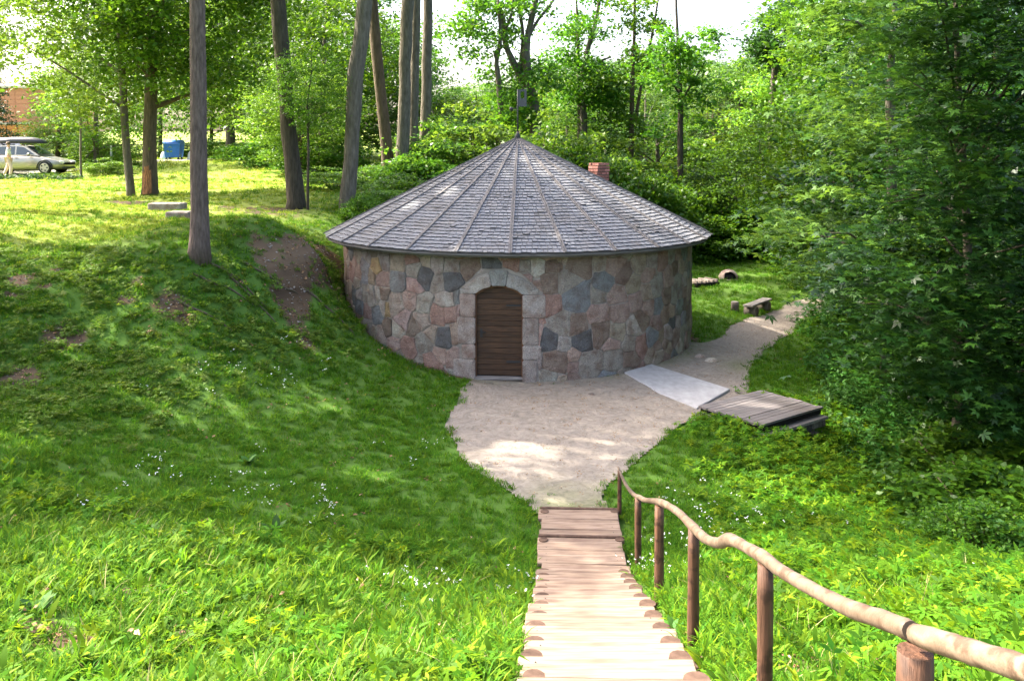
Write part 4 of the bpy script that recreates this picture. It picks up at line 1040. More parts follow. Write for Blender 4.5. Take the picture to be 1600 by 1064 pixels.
# blue container with white bag
q = at(272, 252, 60); zg = h(q.x, 60)
cn = empty('waste_container', (q.x, 60, zg), 'blue wheeled waste container standing on the terrace lawn between tree and pine', 'waste container'); cn.scale = (.84, .9, 1)
b = MB(); z0, z1 = .22, 1.15
V = [(-.55, -.4, z0), (.55, -.4, z0), (.55, .4, z0), (-.55, .4, z0), (-.68, -.5, z1), (.68, -.5, z1), (.68, .5, z1), (-.68, .5, z1)]
b.add(V, [(3, 2, 1, 0), (0, 1, 5, 4), (1, 2, 6, 5), (2, 3, 7, 6), (3, 0, 4, 7)]); b.build('bin_body', M['blue'], cn)
b = MB(); b.tube([(-.7, 0, 1.2), (.7, 0, 1.2)], [.5, .5], 16)
for i, v in enumerate(b.v): b.v[i] = (v[0], v[1], 1.16 + max(0, (v[2] - 1.2)) * .45)
b.build('lid', M['blue'], cn)
b = MB(); b.rbox((0, -.5, 1.12), (1.42, .06, .08), None, .01); b.build('rim', M['blue'], cn)
for x in (-.48, .48):
    for y in (-.32, .32):
        b = MB(); b.tube([(x, y - .03, .1), (x, y + .03, .1)], [.1, .1], 12); b.box((x, y, .2), (.06, .08, .06)); b.build('wheel', M['tyre'], cn)
o = dome(.34, .9, 2.0, 12, M['white_paint'], None, 'white_sack', None, n=12, m_=6); q2 = at(296, 252, 60); o.location = (q2.x + .1, 60.2, h(q2.x, 60.2)); tag(o, 'tall pale sack standing against the right side of the blue container', 'sack')
o = dome(.30, .9, 1.9, 13, M['white_paint'], None, 'white_sack', None, n=12, m_=6); q2 = at(254, 252, 60); o.location = (q2.x - .1, 60.6, h(q2.x, 60.6)); tag(o, 'pale sack peeking out at the left side of the blue container', 'sack')
q = at(174, 258, 52); b = MB(); b.tube([(0, 0, -.2), (0, 0, 1.2)], [.06, .055], 10); b.build('marker_post', M['white_paint'], None, (q.x, 52, h(q.x, 52)))
tag(bpy.data.objects['marker_post'], 'slim white post at the roadside left of the twin trees', 'post')

# orange building at the left edge
Yb = 78; p0 = at(-260, 240, Yb); p1 = at(48, 240, Yb); z0 = h(p1.x, Yb) - .3; zt = at(0, 138, Yb).z; zm = at(0, 193, Yb).z
ob = empty('brick_building', (p1.x, Yb, z0), 'pinkish brick building with orange boarded lower storey seen behind the car', 'building')
L = p1.x - p0.x; bh = zt - z0; zmid = zm - z0
b = MB(); b.box((-L / 2, 6, (zmid + bh) / 2), (L, 12, bh - zmid)); b.build('upper_wall', M['render_wall'], ob)
b = MB(); b.box((-L / 2, 6.05, zmid / 2), (L - .1, 11.9, zmid)); b.build('lower_wall', M['orange_wood'], ob)
b = MB(); b.box((-L / 2, 5.95, bh + .08), (L + .3, 12.3, .16)); b.build('coping', M['roof_metal'], ob)
b = MB(); b.box((-L / 2, -.03, zmid), (L, .08, .14)); b.build('band', M['roof_metal'], ob)
pm = MB(); pm.box((0, 0, 0), (.9, .05, zmid - .3)); pme = pm.mesh('board_panel', M['orange_wood'])
for i in range(int(L)): o = link('board_panel', pme, ob, (-.55 - i * 1.0, .0, zmid / 2))
cm = MB(); cm.box((0, 0, 0), (1.14, .04, .34)); cme = cm.mesh('brick_course_panel', M['render_wall'])
for j in range(int((bh - zmid - .3) / .38)):
    for i in range(int(L / 1.2)): link('facade_panel', cme, ob, (-.62 - i * 1.2, -.005, zmid + .34 + j * .38))

# ---------------------------------------------------------------- foliage generators
def frame_from(nv, rng):
    n = len(nv); t = rng.normal(size=(n, 3)); t -= nv * (t * nv).sum(1, keepdims=True); t /= np.linalg.norm(t, axis=1, keepdims=True) + 1e-9
    return t, np.cross(nv, t)
def quad_leaves(P_, L, rng, up=.9, wid=.62, droop=None):
    """one folded rhombus per point"""
    n = len(P_); nv = rng.normal(size=(n, 3)) * .55; nv[:, 2] += up; nv /= np.linalg.norm(nv, axis=1, keepdims=True)
    t, s_ = frame_from(nv, rng); L = L[:, None] if np.ndim(L) else np.full((n, 1), L)
    V = np.empty((n, 4, 3)); V[:, 0] = P_; V[:, 1] = P_ + t * L * .45 + s_ * L * wid * .5 + nv * L * .10; V[:, 2] = P_ + t * L - nv * L * .10; V[:, 3] = P_ + t * L * .45 - s_ * L * wid * .5 + nv * L * .10
    return V.reshape(-1, 3), np.arange(4 * n).reshape(n, 4)
def lobed_leaves(P_, L, rng, lobes, up=1.1):
    n = len(P_); nv = rng.normal(size=(n, 3)) * .5; nv[:, 2] += up; nv /= np.linalg.norm(nv, axis=1, keepdims=True)
    t, s_ = frame_from(nv, rng); L = L[:, None]; out = []
    for a, ln in lobes:
        def pt(ang, r_, lift=0): return P_ + (t * math.cos(ang) + s_ * math.sin(ang)) * L * r_ + nv * L * lift
        hw_ = R(22); out.append(np.stack([P_, pt(a - hw_, .46 * ln, .03), pt(a, ln, -.10), pt(a + hw_, .46 * ln, .03)], 1))
    V = np.concatenate(out, 1); k = len(lobes)
    return V.reshape(-1, 3), np.arange(4 * n * k).reshape(n * k, 4)
MAPLE = [(R(-100), .62), (R(-50), .9), (0, 1.05), (R(50), .9), (R(100), .62)]
def cluster_pts(C_, rad, n_each, rng, flat=.28):
    k = len(C_); P_ = rng.normal(size=(k, n_each, 3)) * .5; P_[..., 2] *= flat
    # gentle droop away from the centre
    rr = np.hypot(P_[..., 0], P_[..., 1]); P_[..., 2] -= .25 * rr * rr
    rad = np.asarray(rad).reshape(-1, 1, 1) if np.ndim(rad) else rad
    return (C_[:, None] + P_ * rad).reshape(-1, 3)
def ell_clusters(k, rx, rz, rng, lumps=6, bottom=-1.0):
    C_ = rng.normal(size=(k * 3, 3)); C_ /= np.linalg.norm(C_, axis=1, keepdims=True)
    lum = rng.normal(size=(lumps, 3)); lum /= np.linalg.norm(lum, axis=1, keepdims=True)
    f = .78 + .35 * np.max(np.clip((C_ @ lum.T - .55) / .45, 0, 1), axis=1)
    rad = rng.uniform(.25, 1, len(C_)) ** .45
    C_ = C_ * (f * rad)[:, None]; C_ = C_[C_[:, 2] > bottom][:k]
    return C_ * np.array([rx, rx, rz])
def foliage_mesh(name, C_, rad, n_each, L, mat, seed, kind='quad', flat=.28, up=.9):
    rng = np.random.default_rng(seed); P_ = cluster_pts(C_, rad, n_each, rng, flat); Ls = L * rng.uniform(.65, 1.25, len(P_))
    if kind == 'quad': V, Fq = quad_leaves(P_, Ls, rng, up); rep = 1
    else: V, Fq = lobed_leaves(P_, Ls, rng, kind, up); rep = len(kind)
    cr = np.repeat(rng.uniform(-.18, .18, len(C_)), n_each)
    rnd = np.clip(rng.beta(2, 2.2, len(P_)) + cr, 0, 1); rnd = np.tile(rnd[:, None], (1, rep)).ravel()
    return np_mesh(name, V, Fq, mat, rnd)
CR = {}   # crown prototypes: radius 4 x 5
CRC = {}
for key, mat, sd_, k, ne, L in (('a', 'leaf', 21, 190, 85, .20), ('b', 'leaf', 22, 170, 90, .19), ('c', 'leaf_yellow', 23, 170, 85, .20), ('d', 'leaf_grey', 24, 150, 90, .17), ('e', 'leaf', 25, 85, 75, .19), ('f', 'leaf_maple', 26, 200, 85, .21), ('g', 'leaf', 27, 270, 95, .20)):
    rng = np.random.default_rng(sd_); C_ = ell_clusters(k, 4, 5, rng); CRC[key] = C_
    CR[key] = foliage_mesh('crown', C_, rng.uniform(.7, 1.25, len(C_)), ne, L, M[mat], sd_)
BU = {}
for key, mat, sd_ in (('a', 'leaf', 41), ('b', 'leaf_yellow', 42), ('c', 'leaf', 43), ('d', 'leaf_grey', 44)):
    rng = np.random.default_rng(sd_); C_ = ell_clusters(95, 1.7, 1.7, rng, 5, -.35); C_[:, 2] += .75
    BU[key] = foliage_mesh('foliage', C_, rng.uniform(.35, .6, len(C_)), 80, .13, M[mat], sd_)
bs = MB()
for i in range(9):
    a = i * 2.4; bs.tube([(.1 * math.cos(a), .1 * math.sin(a), -.2), (.45 * math.cos(a), .45 * math.sin(a), .9), (.9 * math.cos(a), .9 * math.sin(a), 1.8)], [.03, .022, .008], 5)
bush_stem = bs.mesh('stem', M['bark_brown'])
def bush(px, py_top, Y, sc, key, lab, name='shrub', group=None, zs=1.0):
    x = at(px, 0, Y).x; g0 = h(x, Y); zt_ = at(px, py_top, Y).z; sz = max(.35, (zt_ - g0) / 2.55)
    r_ = empty(name, (x, Y, g0), lab, 'shrub', group, random.uniform(0, 6.28)); r_.scale = (sc, sc, sz)
    link('foliage', BU[key], r_); link('stem', bush_stem, r_); return r_

def trunk_tree(name, lab, cat, Y, pts, bark_, crown=None, ztop=None, limbs=6, group=None, fork=None, wob_=.03, seg=12, flare=1.25, seedn=0):
    """pts: (px,py,width px) from base up, at depth Y"""
    rt_ = random.Random(seedn + int(pts[0][0]))
    b0 = at(pts[0][0], pts[0][1], Y); g0 = h(b0.x, Y); root = empty(name, (b0.x, Y, g0), lab, cat, group)
    O = Vector((b0.x, Y, g0)); path = []; rad = []
    for px, py, wd in pts: q_ = at(px, py, Y) - O; path.append(q_); rad.append(wd / 2 / F * Y)
    path[0].z = -.2; path.insert(1, path[0].lerp(path[1], .06)); rad.insert(1, rad[0] * 1.02); rad[0] *= flare
    path[1].z = max(path[1].z, .25)
    d_ = (path[-1] - path[-2]).normalized()
    if ztop: k = max(0, (ztop - path[-1].z)) / max(d_.z, .3); path.append(path[-1] + d_ * k * .5 + Vector((rt_.uniform(-.2, .2), 0, 0))); rad.append(rad[-1] * .7); path.append(path[-1] + d_ * k * .5); rad.append(rad[-1] * .25)
    # resample for organic wobble
    P2, R2 = [], []
    for i in range(len(path) - 1):
        n_ = max(1, int((path[i + 1] - path[i]).length / .8))
        for k in range(n_):
            t = k / n_; v = path[i].lerp(path[i + 1], t); rr = rad[i] * (1 - t) + rad[i + 1] * t
            P2.append(v + Vector((rt_.uniform(-1, 1), rt_.uniform(-1, 1), 0)) * rr * .10); R2.append(rr * rt_.uniform(.96, 1.05))
    P2.append(path[-1]); R2.append(rad[-1])
    b = MB(); random.seed(seedn + 5); b.tube(P2, R2, seg, wob=wob_)
    if crown:
        key, cz, rx, rz = crown[:4]; cx, cy = (crown[4], crown[5]) if len(crown) > 5 else (0, 0)
        top = P2[-1]
        def axis_at(z):
            for i in range(len(P2) - 1):
                if P2[i].z <= z <= P2[i + 1].z: return P2[i].lerp(P2[i + 1], (z - P2[i].z) / max(1e-3, P2[i + 1].z - P2[i].z)), R2[i]
            return P2[-1], R2[-1]
        ca_, _ = axis_at(cz); cen_ = Vector((ca_.x + cx, ca_.y + cy, cz))
        C_ = CRC[key]; ids = rt_.sample(range(len(C_)), min(limbs, len(C_))); rot = rt_.uniform(0, 6.28)
        for i in ids:
            v = Matrix.Rotation(rot, 3, 'Z') @ Vector((C_[i][0] * rx / 4, C_[i][1] * rx / 4, C_[i][2] * rz / 5)) + cen_
            st_, r0 = axis_at(max(1.0, cz - rz * .9, v.z - rt_.uniform(.4, 1.0) * (v - ca_).xy.length * .9)); r0 = min(r0 * .45, .12)
            mid = st_.lerp(v, .5) + Vector((rt_.uniform(-.2, .2), rt_.uniform(-.2, .2), rt_.uniform(.0, .35)))
            b.tube([st_, mid, v], [r0, r0 * .6, r0 * .15], 5, cap=False)
        o = link('crown', CR[key], root, cen_); o.scale = (rx / 4, rx / 4, rz / 5); o.rotation_euler = (0, 0, rot)
    b.build('trunk', bark_, root); return root

# ---------------------------------------------------------------- trees with visible trunks
T = trunk_tree
T('pine_tree', 'tall straight pine with reddish grey bark at the edge of the left bank', 'tree', 17.4, [(313, 404, 31), (312, 330, 28), (311, 200, 26), (308, 0, 23)], M['bark_pine'], ('d', 15, 3.2, 3), 17, 5, seg=20, seedn=1)
T('broadleaf_tree', 'thin leaning trunk under dense foliage, left of the scarred tree', 'tree', 33, [(205, 306, 13), (197, 230, 12), (190, 100, 11), (188, 0, 11)], M['bark'], ('c', 7.0, 3.8, 4.5, -1.6, .5), 11, 10, seedn=2)
t3 = T('broadleaf_tree', 'thick dark trunk with an orange bark scar near its base on the terrace', 'tree', 33, [(235, 306, 25), (234, 250, 22), (236, 120, 18), (240, 0, 17)], M['bark_brown'], ('g', 7.6, 4.0, 4.9, .9, -.6), 12, 10, seedn=3)
sc_ = MB(); 
for j in range(7):
    for i in range(5):
        th = -PI / 2 + (i - 2) * .26; zz = .02 + j * .17 + .02 * i; k = .30 + .015 * (1 - (j / 6)) + .02
        sc_.v.append((k * math.cos(th) * 1.02, k * math.sin(th) * 1.03 + .0, zz))
sc_.f = [[j * 5 + i, j * 5 + i + 1, (j + 1) * 5 + i + 1, (j + 1) * 5 + i] for j in range(6) for i in range(4) if not (j == 5 and i in (0, 3))]
sc_.r = [.5] * len(sc_.f); sc_.sm = [True] * len(sc_.f); sc_.build('bark_scar', M['scar'], t3)
T('broadleaf_tree', 'dark leaning trunk with pale lit edge in the middle of the terrace', 'tree', 27.5, [(463, 328, 29), (455, 250, 25), (445, 120, 23), (434, 0, 24)], M['bark_dark'], ('e', 12.5, 4.6, 5.4, .5, 1), 17, 10, seedn=4)
T('broadleaf_tree', 'straight grey trunk tilting right, just left of the stone building', 'tree', 27.6, [(543, 330, 24), (548, 250, 22), (556, 120, 25), (570, 0, 24)], M['bark'], ('e', 13.5, 4.4, 5.0, -.5, 1), 17, 10, seedn=5)
T('broadleaf_tree', 'brownish trunk leaning left behind the building, left of the tall trio', 'tree', 36, [(608, 272, 20), (600, 190, 18), (590, 100, 17), (582, 0, 16)], M['bark_brown'], ('b', 13.5, 4, 4), 15, 8, seedn=6)
T('broadleaf_tree', 'left trunk of the close trio of tall grey trees', 'tree', 35, [(628, 300, 21), (630, 200, 19), (633, 100, 18), (637, 0, 20)], M['bark'], ('a', 15, 3.8, 3.8), 16, 8, seedn=7)
T('broadleaf_tree', 'middle pale trunk of the close trio of tall grey trees', 'tree', 36.5, [(645, 300, 17), (646, 200, 15), (648, 100, 14), (651, 0, 14)], M['bark'], ('e', 14, 4, 4), 16, 8, seedn=8)
T('broadleaf_tree', 'right trunk of the close trio with darker patchy bark', 'tree', 38, [(662, 290, 18), (664, 200, 16), (667, 100, 16), (669, 0, 14)], M['bark'], ('e', 14, 3.6, 4, 1), 16, 8, seedn=9)
T('broadleaf_tree', 'distant straight trunk standing at the wood edge right of the pine', 'tree', 62, [(360, 248, 14), (361, 150, 13), (362, 0, 12)], M['bark'], ('c', 9, 4.5, 6), 13, 10, seedn=10)
T('young_tree', 'slender sapling at the roadside in front of the grey car', 'tree', 43, [(127, 284, 4), (126, 240, 3.5), (126, 190, 3)], M['bark'], ('c', 4.6, 1.3, 1.6), 5, 6, seedn=11, seg=7)
T('young_tree', 'slender sapling close to the right side of the dark leaning trunk', 'tree', 27, [(481, 326, 4.5), (482, 240, 4), (480, 160, 3)], M['bark_dark'], ('b', 3.6, 1.1, 1.4), 5, 6, seedn=12, seg=7)
# open tree with several pale stems over the roof
def multi(name, lab, Y, base, stems, bark_, tufts, seedn, mat='leaf', L=.22, ne=85, crad=(.6, 1.2)):
    b0 = at(base[0], base[1], Y); g0 = h(b0.x, Y); O = Vector((b0.x, Y, g0)); root = empty(name, O, lab, 'tree'); rt_ = random.Random(seedn); random.seed(seedn)
    b = MB()
    for st_ in stems:
        q_ = [(*(at(px, py, Y + dy) - O), wd / 2 / F * Y) for px, py, wd, dy in st_]
        if st_ is stems[0]: q_.insert(0, (q_[0][0], q_[0][1], -.2, q_[0][3] * 1.3))
        q_ = cat(q_, 4); b.tube([p[:3] for p in q_], [max(.01, p[3] * rt_.uniform(.93, 1.07)) for p in q_], 9, wob=.03)
    C_ = np.array([tuple(at(px, py, Y + rt_.uniform(-1.5, 1.5)) - O) for px, py in tufts])
    b.build('trunk', bark_, root)
    me = foliage_mesh('crown', C_, np.array([rt_.uniform(*crad) for _ in C_]), ne, L, M[mat], seedn, flat=.4); link('crown', me, root); return root
def spread(cx, cy, rx, ry, n, rt_): return [(cx + rt_.gauss(0, rx * .5), cy + rt_.gauss(0, ry * .5)) for _ in range(n)]
rq = random.Random(31)
tf = sum([spread(cx, cy, rx, ry, n, rq) for cx, cy, rx, ry, n in ((730, 35, 40, 22, 14), (770, 60, 25, 15, 6), (760, 8, 40, 12, 10), (800, 110, 45, 30, 12), (830, 8, 40, 12, 8), (735, 78, 20, 8, 3), (850, 118, 30, 18, 10), (790, 30, 14, 20, 4), (812, 165, 34, 40, 34))], [])
multi('broadleaf_tree', 'open tree with several bare pale stems rising above the roof peak', 42, (838, 250), [
  [(838, 250, 20, 0), (836, 180, 18, 0), (826, 130, 15, 0), (822, 80, 12, 0), (828, 40, 10, 0), (838, 0, 8, 0), (850, -60, 5, 0)], [(836, 170, 13, 0), (812, 118, 11, .3), (790, 70, 9, .3), (786, 30, 8, .3), (772, -10, 6, .3)],
  [(786, 210, 9, -.4), (778, 120, 8, -.4), (776, 95, 7, -.4), (782, 60, 6, -.4), (778, 0, 5, -.4)], [(776, 95, 6, -.4), (772, 80, 4, -.4)], [(813, 110, 8, .2), (817, 60, 6, .3), (812, 20, 5, .5), (800, -20, 4, .5)],
  [(824, 60, 7, 0), (842, 30, 5, .4), (862, 5, 4, .6), (880, -30, 3, .6)], [(788, 50, 5, 0), (800, 20, 4, -.4), (803, -20, 3, -.4)]], M['bark'], tf, 77)
tf = sum([spread(cx, cy, rx, ry, n, rq) for cx, cy, rx, ry, n in ((905, 40, 30, 35, 18), (880, 95, 22, 20, 10), (935, 105, 30, 30, 18), (950, 160, 30, 30, 14), (900, 150, 35, 25, 14), (925, -20, 30, 20, 10))], [])
multi('broadleaf_tree', 'double stemmed slim tree with loose crown above the roof slope, right of peak', 45, (910, 270), [
  [(912, 270, 13, 0), (912, 200, 12, 0), (911, 130, 9, 0), (918, 80, 8, 0), (932, 30, 6, 0), (940, -30, 5, 0)], [(905, 260, 7, .5), (905, 150, 6, .5), (903, 60, 5, .5), (900, -10, 3, .5)], [(914, 110, 5, 0), (940, 95, 4, -.5), (955, 90, 2, -.5)]], M['bark'], tf, 78)
tf = sum([spread(cx, cy, rx, ry, n, rq) for cx, cy, rx, ry, n in ((985, 25, 22, 25, 7), (1000, 90, 28, 25, 10), (960, 130, 25, 20, 10), (1020, 40, 18, 30, 6), (975, 190, 30, 30, 12))], [])
multi('broadleaf_tree', 'very thin leaning trunk crossing the sky behind the chimney', 44, (978, 300), [[(980, 300, 12, 0), (986, 230, 9, 0), (988, 130, 7, 0), (991, 60, 5, 0), (992, -20, 4, 0)], [(992, 190, 6, 0), (1005, 120, 5, .3), (1018, 60, 4, .3), (1030, -10, 3, .3)]], M['bark_brown'], tf, 79)
tf = sum([spread(cx, cy, rx, ry, n, rq) for cx, cy, rx, ry, n in ((1065, 85, 50, 26, 20), (1045, 130, 40, 26, 12), (1090, 135, 40, 26, 11), (1112, 70, 26, 20, 7), (1060, 55, 40, 16, 7), (1065, 180, 50, 30, 8), (1030, 100, 14, 14, 4))], [])
multi('broadleaf_tree', 'slim dark straight trunk with rounded umbrella crown right of the roof', 40, (1062, 330), [[(1063, 330, 11, 0), (1063, 220, 9, 0), (1063, 150, 7, 0), (1060, 80, 5, 0), (1057, 20, 4, 0), (1056, -30, 3, 0)], [(1063, 160, 4, 0), (1085, 125, 3, .3), (1100, 100, 2, .3)], [(1063, 150, 4, 0), (1045, 120, 3, -.3), (1035, 100, 2, -.3)]], M['bark_dark'], tf, 80, crad=(.35, .95), ne=60)
tf = sum([spread(cx, cy, rx, ry, n, rq) for cx, cy, rx, ry, n in ((1200, 80, 22, 24, 28), (1215, 30, 18, 25, 12), (1190, 60, 14, 14, 8), (1232, 10, 22, 18, 8))], [])
multi('broadleaf_tree', 'ivy wrapped dark tree leaning right against the white sky', 46, (1205, 260), [[(1206, 260, 12, 0), (1206, 180, 11, 0), (1211, 110, 10, 0), (1224, 60, 8, 0), (1236, 0, 6, 0)], [(1211, 110, 6, 0), (1196, 80, 4, 0)]], M['bark'], tf, 81, mat='leaf_maple', crad=(.5, .9))
tf = spread(1150, 130, 40, 25, 30, rq)
multi('broadleaf_tree', 'grey green hazy tree with pale bent stem between the slim tree and ivy tree', 62, (1160, 230), [[(1163, 230, 8, 0), (1160, 180, 7, 0), (1154, 150, 6, 0), (1140, 110, 4, 0)]], M['bark'], tf, 82, mat='leaf_grey', L=.3, crad=(1.2, 1.9))

# ---------------------------------------------------------------- background wood
BG = [ # px, ytop, Y, rx, key, label
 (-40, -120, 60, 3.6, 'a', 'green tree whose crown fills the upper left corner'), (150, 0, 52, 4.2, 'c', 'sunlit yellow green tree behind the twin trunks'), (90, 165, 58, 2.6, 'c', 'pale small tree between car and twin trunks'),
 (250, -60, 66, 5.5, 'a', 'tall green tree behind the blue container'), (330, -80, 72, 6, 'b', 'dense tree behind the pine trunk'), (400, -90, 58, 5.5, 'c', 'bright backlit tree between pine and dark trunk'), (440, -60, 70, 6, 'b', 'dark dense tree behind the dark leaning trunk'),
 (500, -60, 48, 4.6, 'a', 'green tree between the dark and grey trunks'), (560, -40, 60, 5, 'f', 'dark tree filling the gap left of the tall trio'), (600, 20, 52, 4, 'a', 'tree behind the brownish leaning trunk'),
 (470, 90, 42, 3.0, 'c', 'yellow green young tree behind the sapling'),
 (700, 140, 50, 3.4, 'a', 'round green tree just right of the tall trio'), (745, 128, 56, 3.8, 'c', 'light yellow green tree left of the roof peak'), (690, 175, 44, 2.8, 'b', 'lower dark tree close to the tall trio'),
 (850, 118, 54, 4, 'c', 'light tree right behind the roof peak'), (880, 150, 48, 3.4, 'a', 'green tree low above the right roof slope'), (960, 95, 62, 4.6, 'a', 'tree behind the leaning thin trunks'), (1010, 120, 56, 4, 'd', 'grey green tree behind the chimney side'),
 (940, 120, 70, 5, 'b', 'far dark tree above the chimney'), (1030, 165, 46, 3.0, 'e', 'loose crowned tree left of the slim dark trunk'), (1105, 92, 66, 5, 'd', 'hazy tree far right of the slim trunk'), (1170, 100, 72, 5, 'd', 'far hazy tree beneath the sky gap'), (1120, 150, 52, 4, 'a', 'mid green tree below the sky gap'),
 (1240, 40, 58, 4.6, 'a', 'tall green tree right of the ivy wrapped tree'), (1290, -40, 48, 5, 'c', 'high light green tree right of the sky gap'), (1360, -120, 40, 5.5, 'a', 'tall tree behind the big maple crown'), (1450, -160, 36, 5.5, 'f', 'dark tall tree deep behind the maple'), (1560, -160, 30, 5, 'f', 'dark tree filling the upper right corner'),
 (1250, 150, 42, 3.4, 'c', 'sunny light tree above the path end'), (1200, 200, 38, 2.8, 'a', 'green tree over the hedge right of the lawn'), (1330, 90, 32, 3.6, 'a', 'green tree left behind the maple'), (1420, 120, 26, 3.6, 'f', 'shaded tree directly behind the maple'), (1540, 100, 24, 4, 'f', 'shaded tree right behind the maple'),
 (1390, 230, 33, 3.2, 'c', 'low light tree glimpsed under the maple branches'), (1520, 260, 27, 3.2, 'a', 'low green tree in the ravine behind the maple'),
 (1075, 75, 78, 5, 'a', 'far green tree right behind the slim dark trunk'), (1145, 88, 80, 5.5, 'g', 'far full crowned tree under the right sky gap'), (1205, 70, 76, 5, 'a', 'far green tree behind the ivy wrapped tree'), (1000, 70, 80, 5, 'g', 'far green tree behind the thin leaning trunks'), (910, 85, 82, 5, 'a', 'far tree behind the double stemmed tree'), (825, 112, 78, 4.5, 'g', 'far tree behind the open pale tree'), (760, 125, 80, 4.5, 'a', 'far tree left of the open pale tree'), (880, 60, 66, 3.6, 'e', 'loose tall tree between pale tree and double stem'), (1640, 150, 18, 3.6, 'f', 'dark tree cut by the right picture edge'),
]
for i, (px, yt, Y, rx, key, lab) in enumerate(BG):
    x = at(px, 0, Y).x; g0 = h(x, Y); hh = at(px, yt, Y).z - g0; rz = min(hh * .5, rx * 1.5)
    if px > 1200 or hh < 9: rz = hh * .47
    cz = hh - rz
    ypx = proj((x, Y, g0))[1]
    T('broadleaf_tree', lab, 'tree', Y, [(px, ypx, .30 / Y * F), (px + random.uniform(-8, 8), proj((x, Y, g0 + hh * .6))[1], .2 / Y * F)], M['bark'] if i % 2 else M['bark_brown'], (key, cz, rx, rz), hh * .9, 10, group='trees of the wood behind the building', seedn=100 + i, seg=8)
def cone_hit(px, py):
    d = ray(px, py); k = np.arange(16, 24, .02) / d.y; X = d.x * k - BC.x; Y = d.y * k - BC.y; Z = EYE + d.z * k; r_ = np.hypot(X, Y)
    i = np.argmax(Z < APEX - (APEX - EAVE) * r_ / RE); return Vector((X[i] + BC.x, Y[i] + BC.y, Z[i]))
GAPS = [(cone_hit(838, 258), .32), (cone_hit(862, 275), .3), (cone_hit(890, 297), .2), (cone_hit(918, 318), .22), (cone_hit(700, 300), .28), (cone_hit(640, 322), .3), (cone_hit(600, 345), .25), (cone_hit(880, 375), .15),
        (hit(790, 703), .2), (hit(815, 699), .27), (hit(848, 703), .24), (hit(875, 700), .13), (hit(930, 622), .13), (hit(940, 690), .18), (hit(870, 785), .13)]
GAPS += [(hit(px, py), r_) for px, py, r_ in ((232, 657, .42), (270, 655, .35), (310, 605, .32), (200, 620, .25), (355, 455, .22), (385, 480, .25), (415, 500, .28), (445, 520, .28), (482, 550, .26), (425, 545, .2), (590, 748, .35), (560, 768, .3), (520, 640, .2), (120, 560, .25), (170, 520, .2), (60, 600, .25), (260, 560, .2), (340, 630, .25), (380, 600, .2), (30, 695, .4), (70, 690, .3),
          (215, 460, .3), (140, 425, .3), (100, 625, .3), (545, 560, .2), (1250, 590, .8), (1230, 550, .7), (1330, 620, .9), (1400, 660, .8), (1360, 700, .7), (1160, 450, 1.0), (1200, 430, 1.2), (1120, 500, .6), (1280, 470, .9), (1210, 660, .4), (272, 250, 1.8), (240, 300, .8))]
GAPS += [(Vector((x, y, h(x, y))), 1.0) for x, y in ((-3, 7), (-1.5, 8), (-4.5, 6.5), (3, 7), (2.5, 9), (4, 6), (3.6, 12.0))]
GA = np.array([[*p, r_] for p, r_ in GAPS]); SD = np.array(sdir)
def carve():  # leaves cut along sun rays so sun patches land on chosen spots
    bpy.context.view_layer.update(); tot = 0
    for o in [o for o in bpy.data.objects if o.name.split('.')[0] in ('crown', 'foliage')]:
        me = o.data; mw = np.array(o.matrix_world); n = len(me.vertices); co = np.empty(n * 3, np.float32); me.vertices.foreach_get('co', co); co = co.reshape(-1, 3)
        nf = len(me.polygons); q = co.reshape(nf, -1, 3); c_ = q.mean(1) @ mw[:3, :3].T + mw[:3, 3]
        kill = np.zeros(nf, bool); soft = np.random.default_rng(nf).uniform(.45, 1.45, nf)
        for g_ in GA:
            v = c_ - g_[:3]; t_ = v @ SD; d2 = (v * v).sum(1) - t_ * t_; kill |= (t_ > .8) & (np.sqrt(d2) < g_[3] * soft[:len(d2)])
        if not kill.any(): continue
        frac = kill.mean()
        rn = np.empty(nf, np.float32); me.attributes['rnd'].data.foreach_get('value', rn); keep = ~kill; V = q[keep]
        o.data = np_mesh(me.name, V.reshape(-1, 3), np.arange(V.shape[0] * q.shape[1]).reshape(-1, q.shape[1]), me.materials[0], rn[keep]); tot += kill.sum()
    print('carved', tot)
def off_tree(x, y, zc_, rx, rz, key, lab, sd_):
    g0 = h(x, y); px, py = proj((x, y, g0))
    b0 = MB(); root = empty('broadleaf_tree', (x, y, g0), lab, 'tree', 'trees outside the left picture edge' if x < 0 else 'trees outside the right picture edge')
    random.seed(sd_); b0.tube([(0, 0, -.2), (.1, 0, 2), (0, .1, zc_), (.1, 0, zc_ + rz * .8)], [.3, .25, .18, .05], 10, wob=.03); b0.build('trunk', M['bark'], root)
    o = link('crown', CR[key], root, (0, 0, zc_)); o.scale = (rx / 4, rx / 4, rz / 5); o.rotation_euler = (0, 0, sd_ * 1.7)
OFF = [(-16, 17, 9, 3.8, 4.5, 'a'), (-14.8, 24, 10.5, 3.6, 4, 'b'), (-13, 12.6, 9, 3.2, 3.6, 'e'), (-19, 15, 12, 3.6, 4, 'b'), (-22, 15, 13, 3.6, 4, 'a'),  # unseen trees added left of view to shade bank, yard and building
       (-13.6, 19.8, 14, 4.2, 4.6, 'b'), (-15.6, 25, 15.5, 4.4, 4.6, 'f'), (-12.2, 15.6, 14, 3.4, 3.6, 'e')]
OFF_R = [(15, 13, 5, 4.2, 6, 'f'), (18, 18, 5, 4.6, 7, 'g')]  # unseen trees added right of view to block sky light on the maple
for i, a in enumerate(OFF_R): off_tree(*a, ('unseen dense tree added to darken the maple, nearest the camera beyond the right picture edge', 'unseen dense tree added to darken the maple, farther back beyond the right picture edge')[i], i + 30)
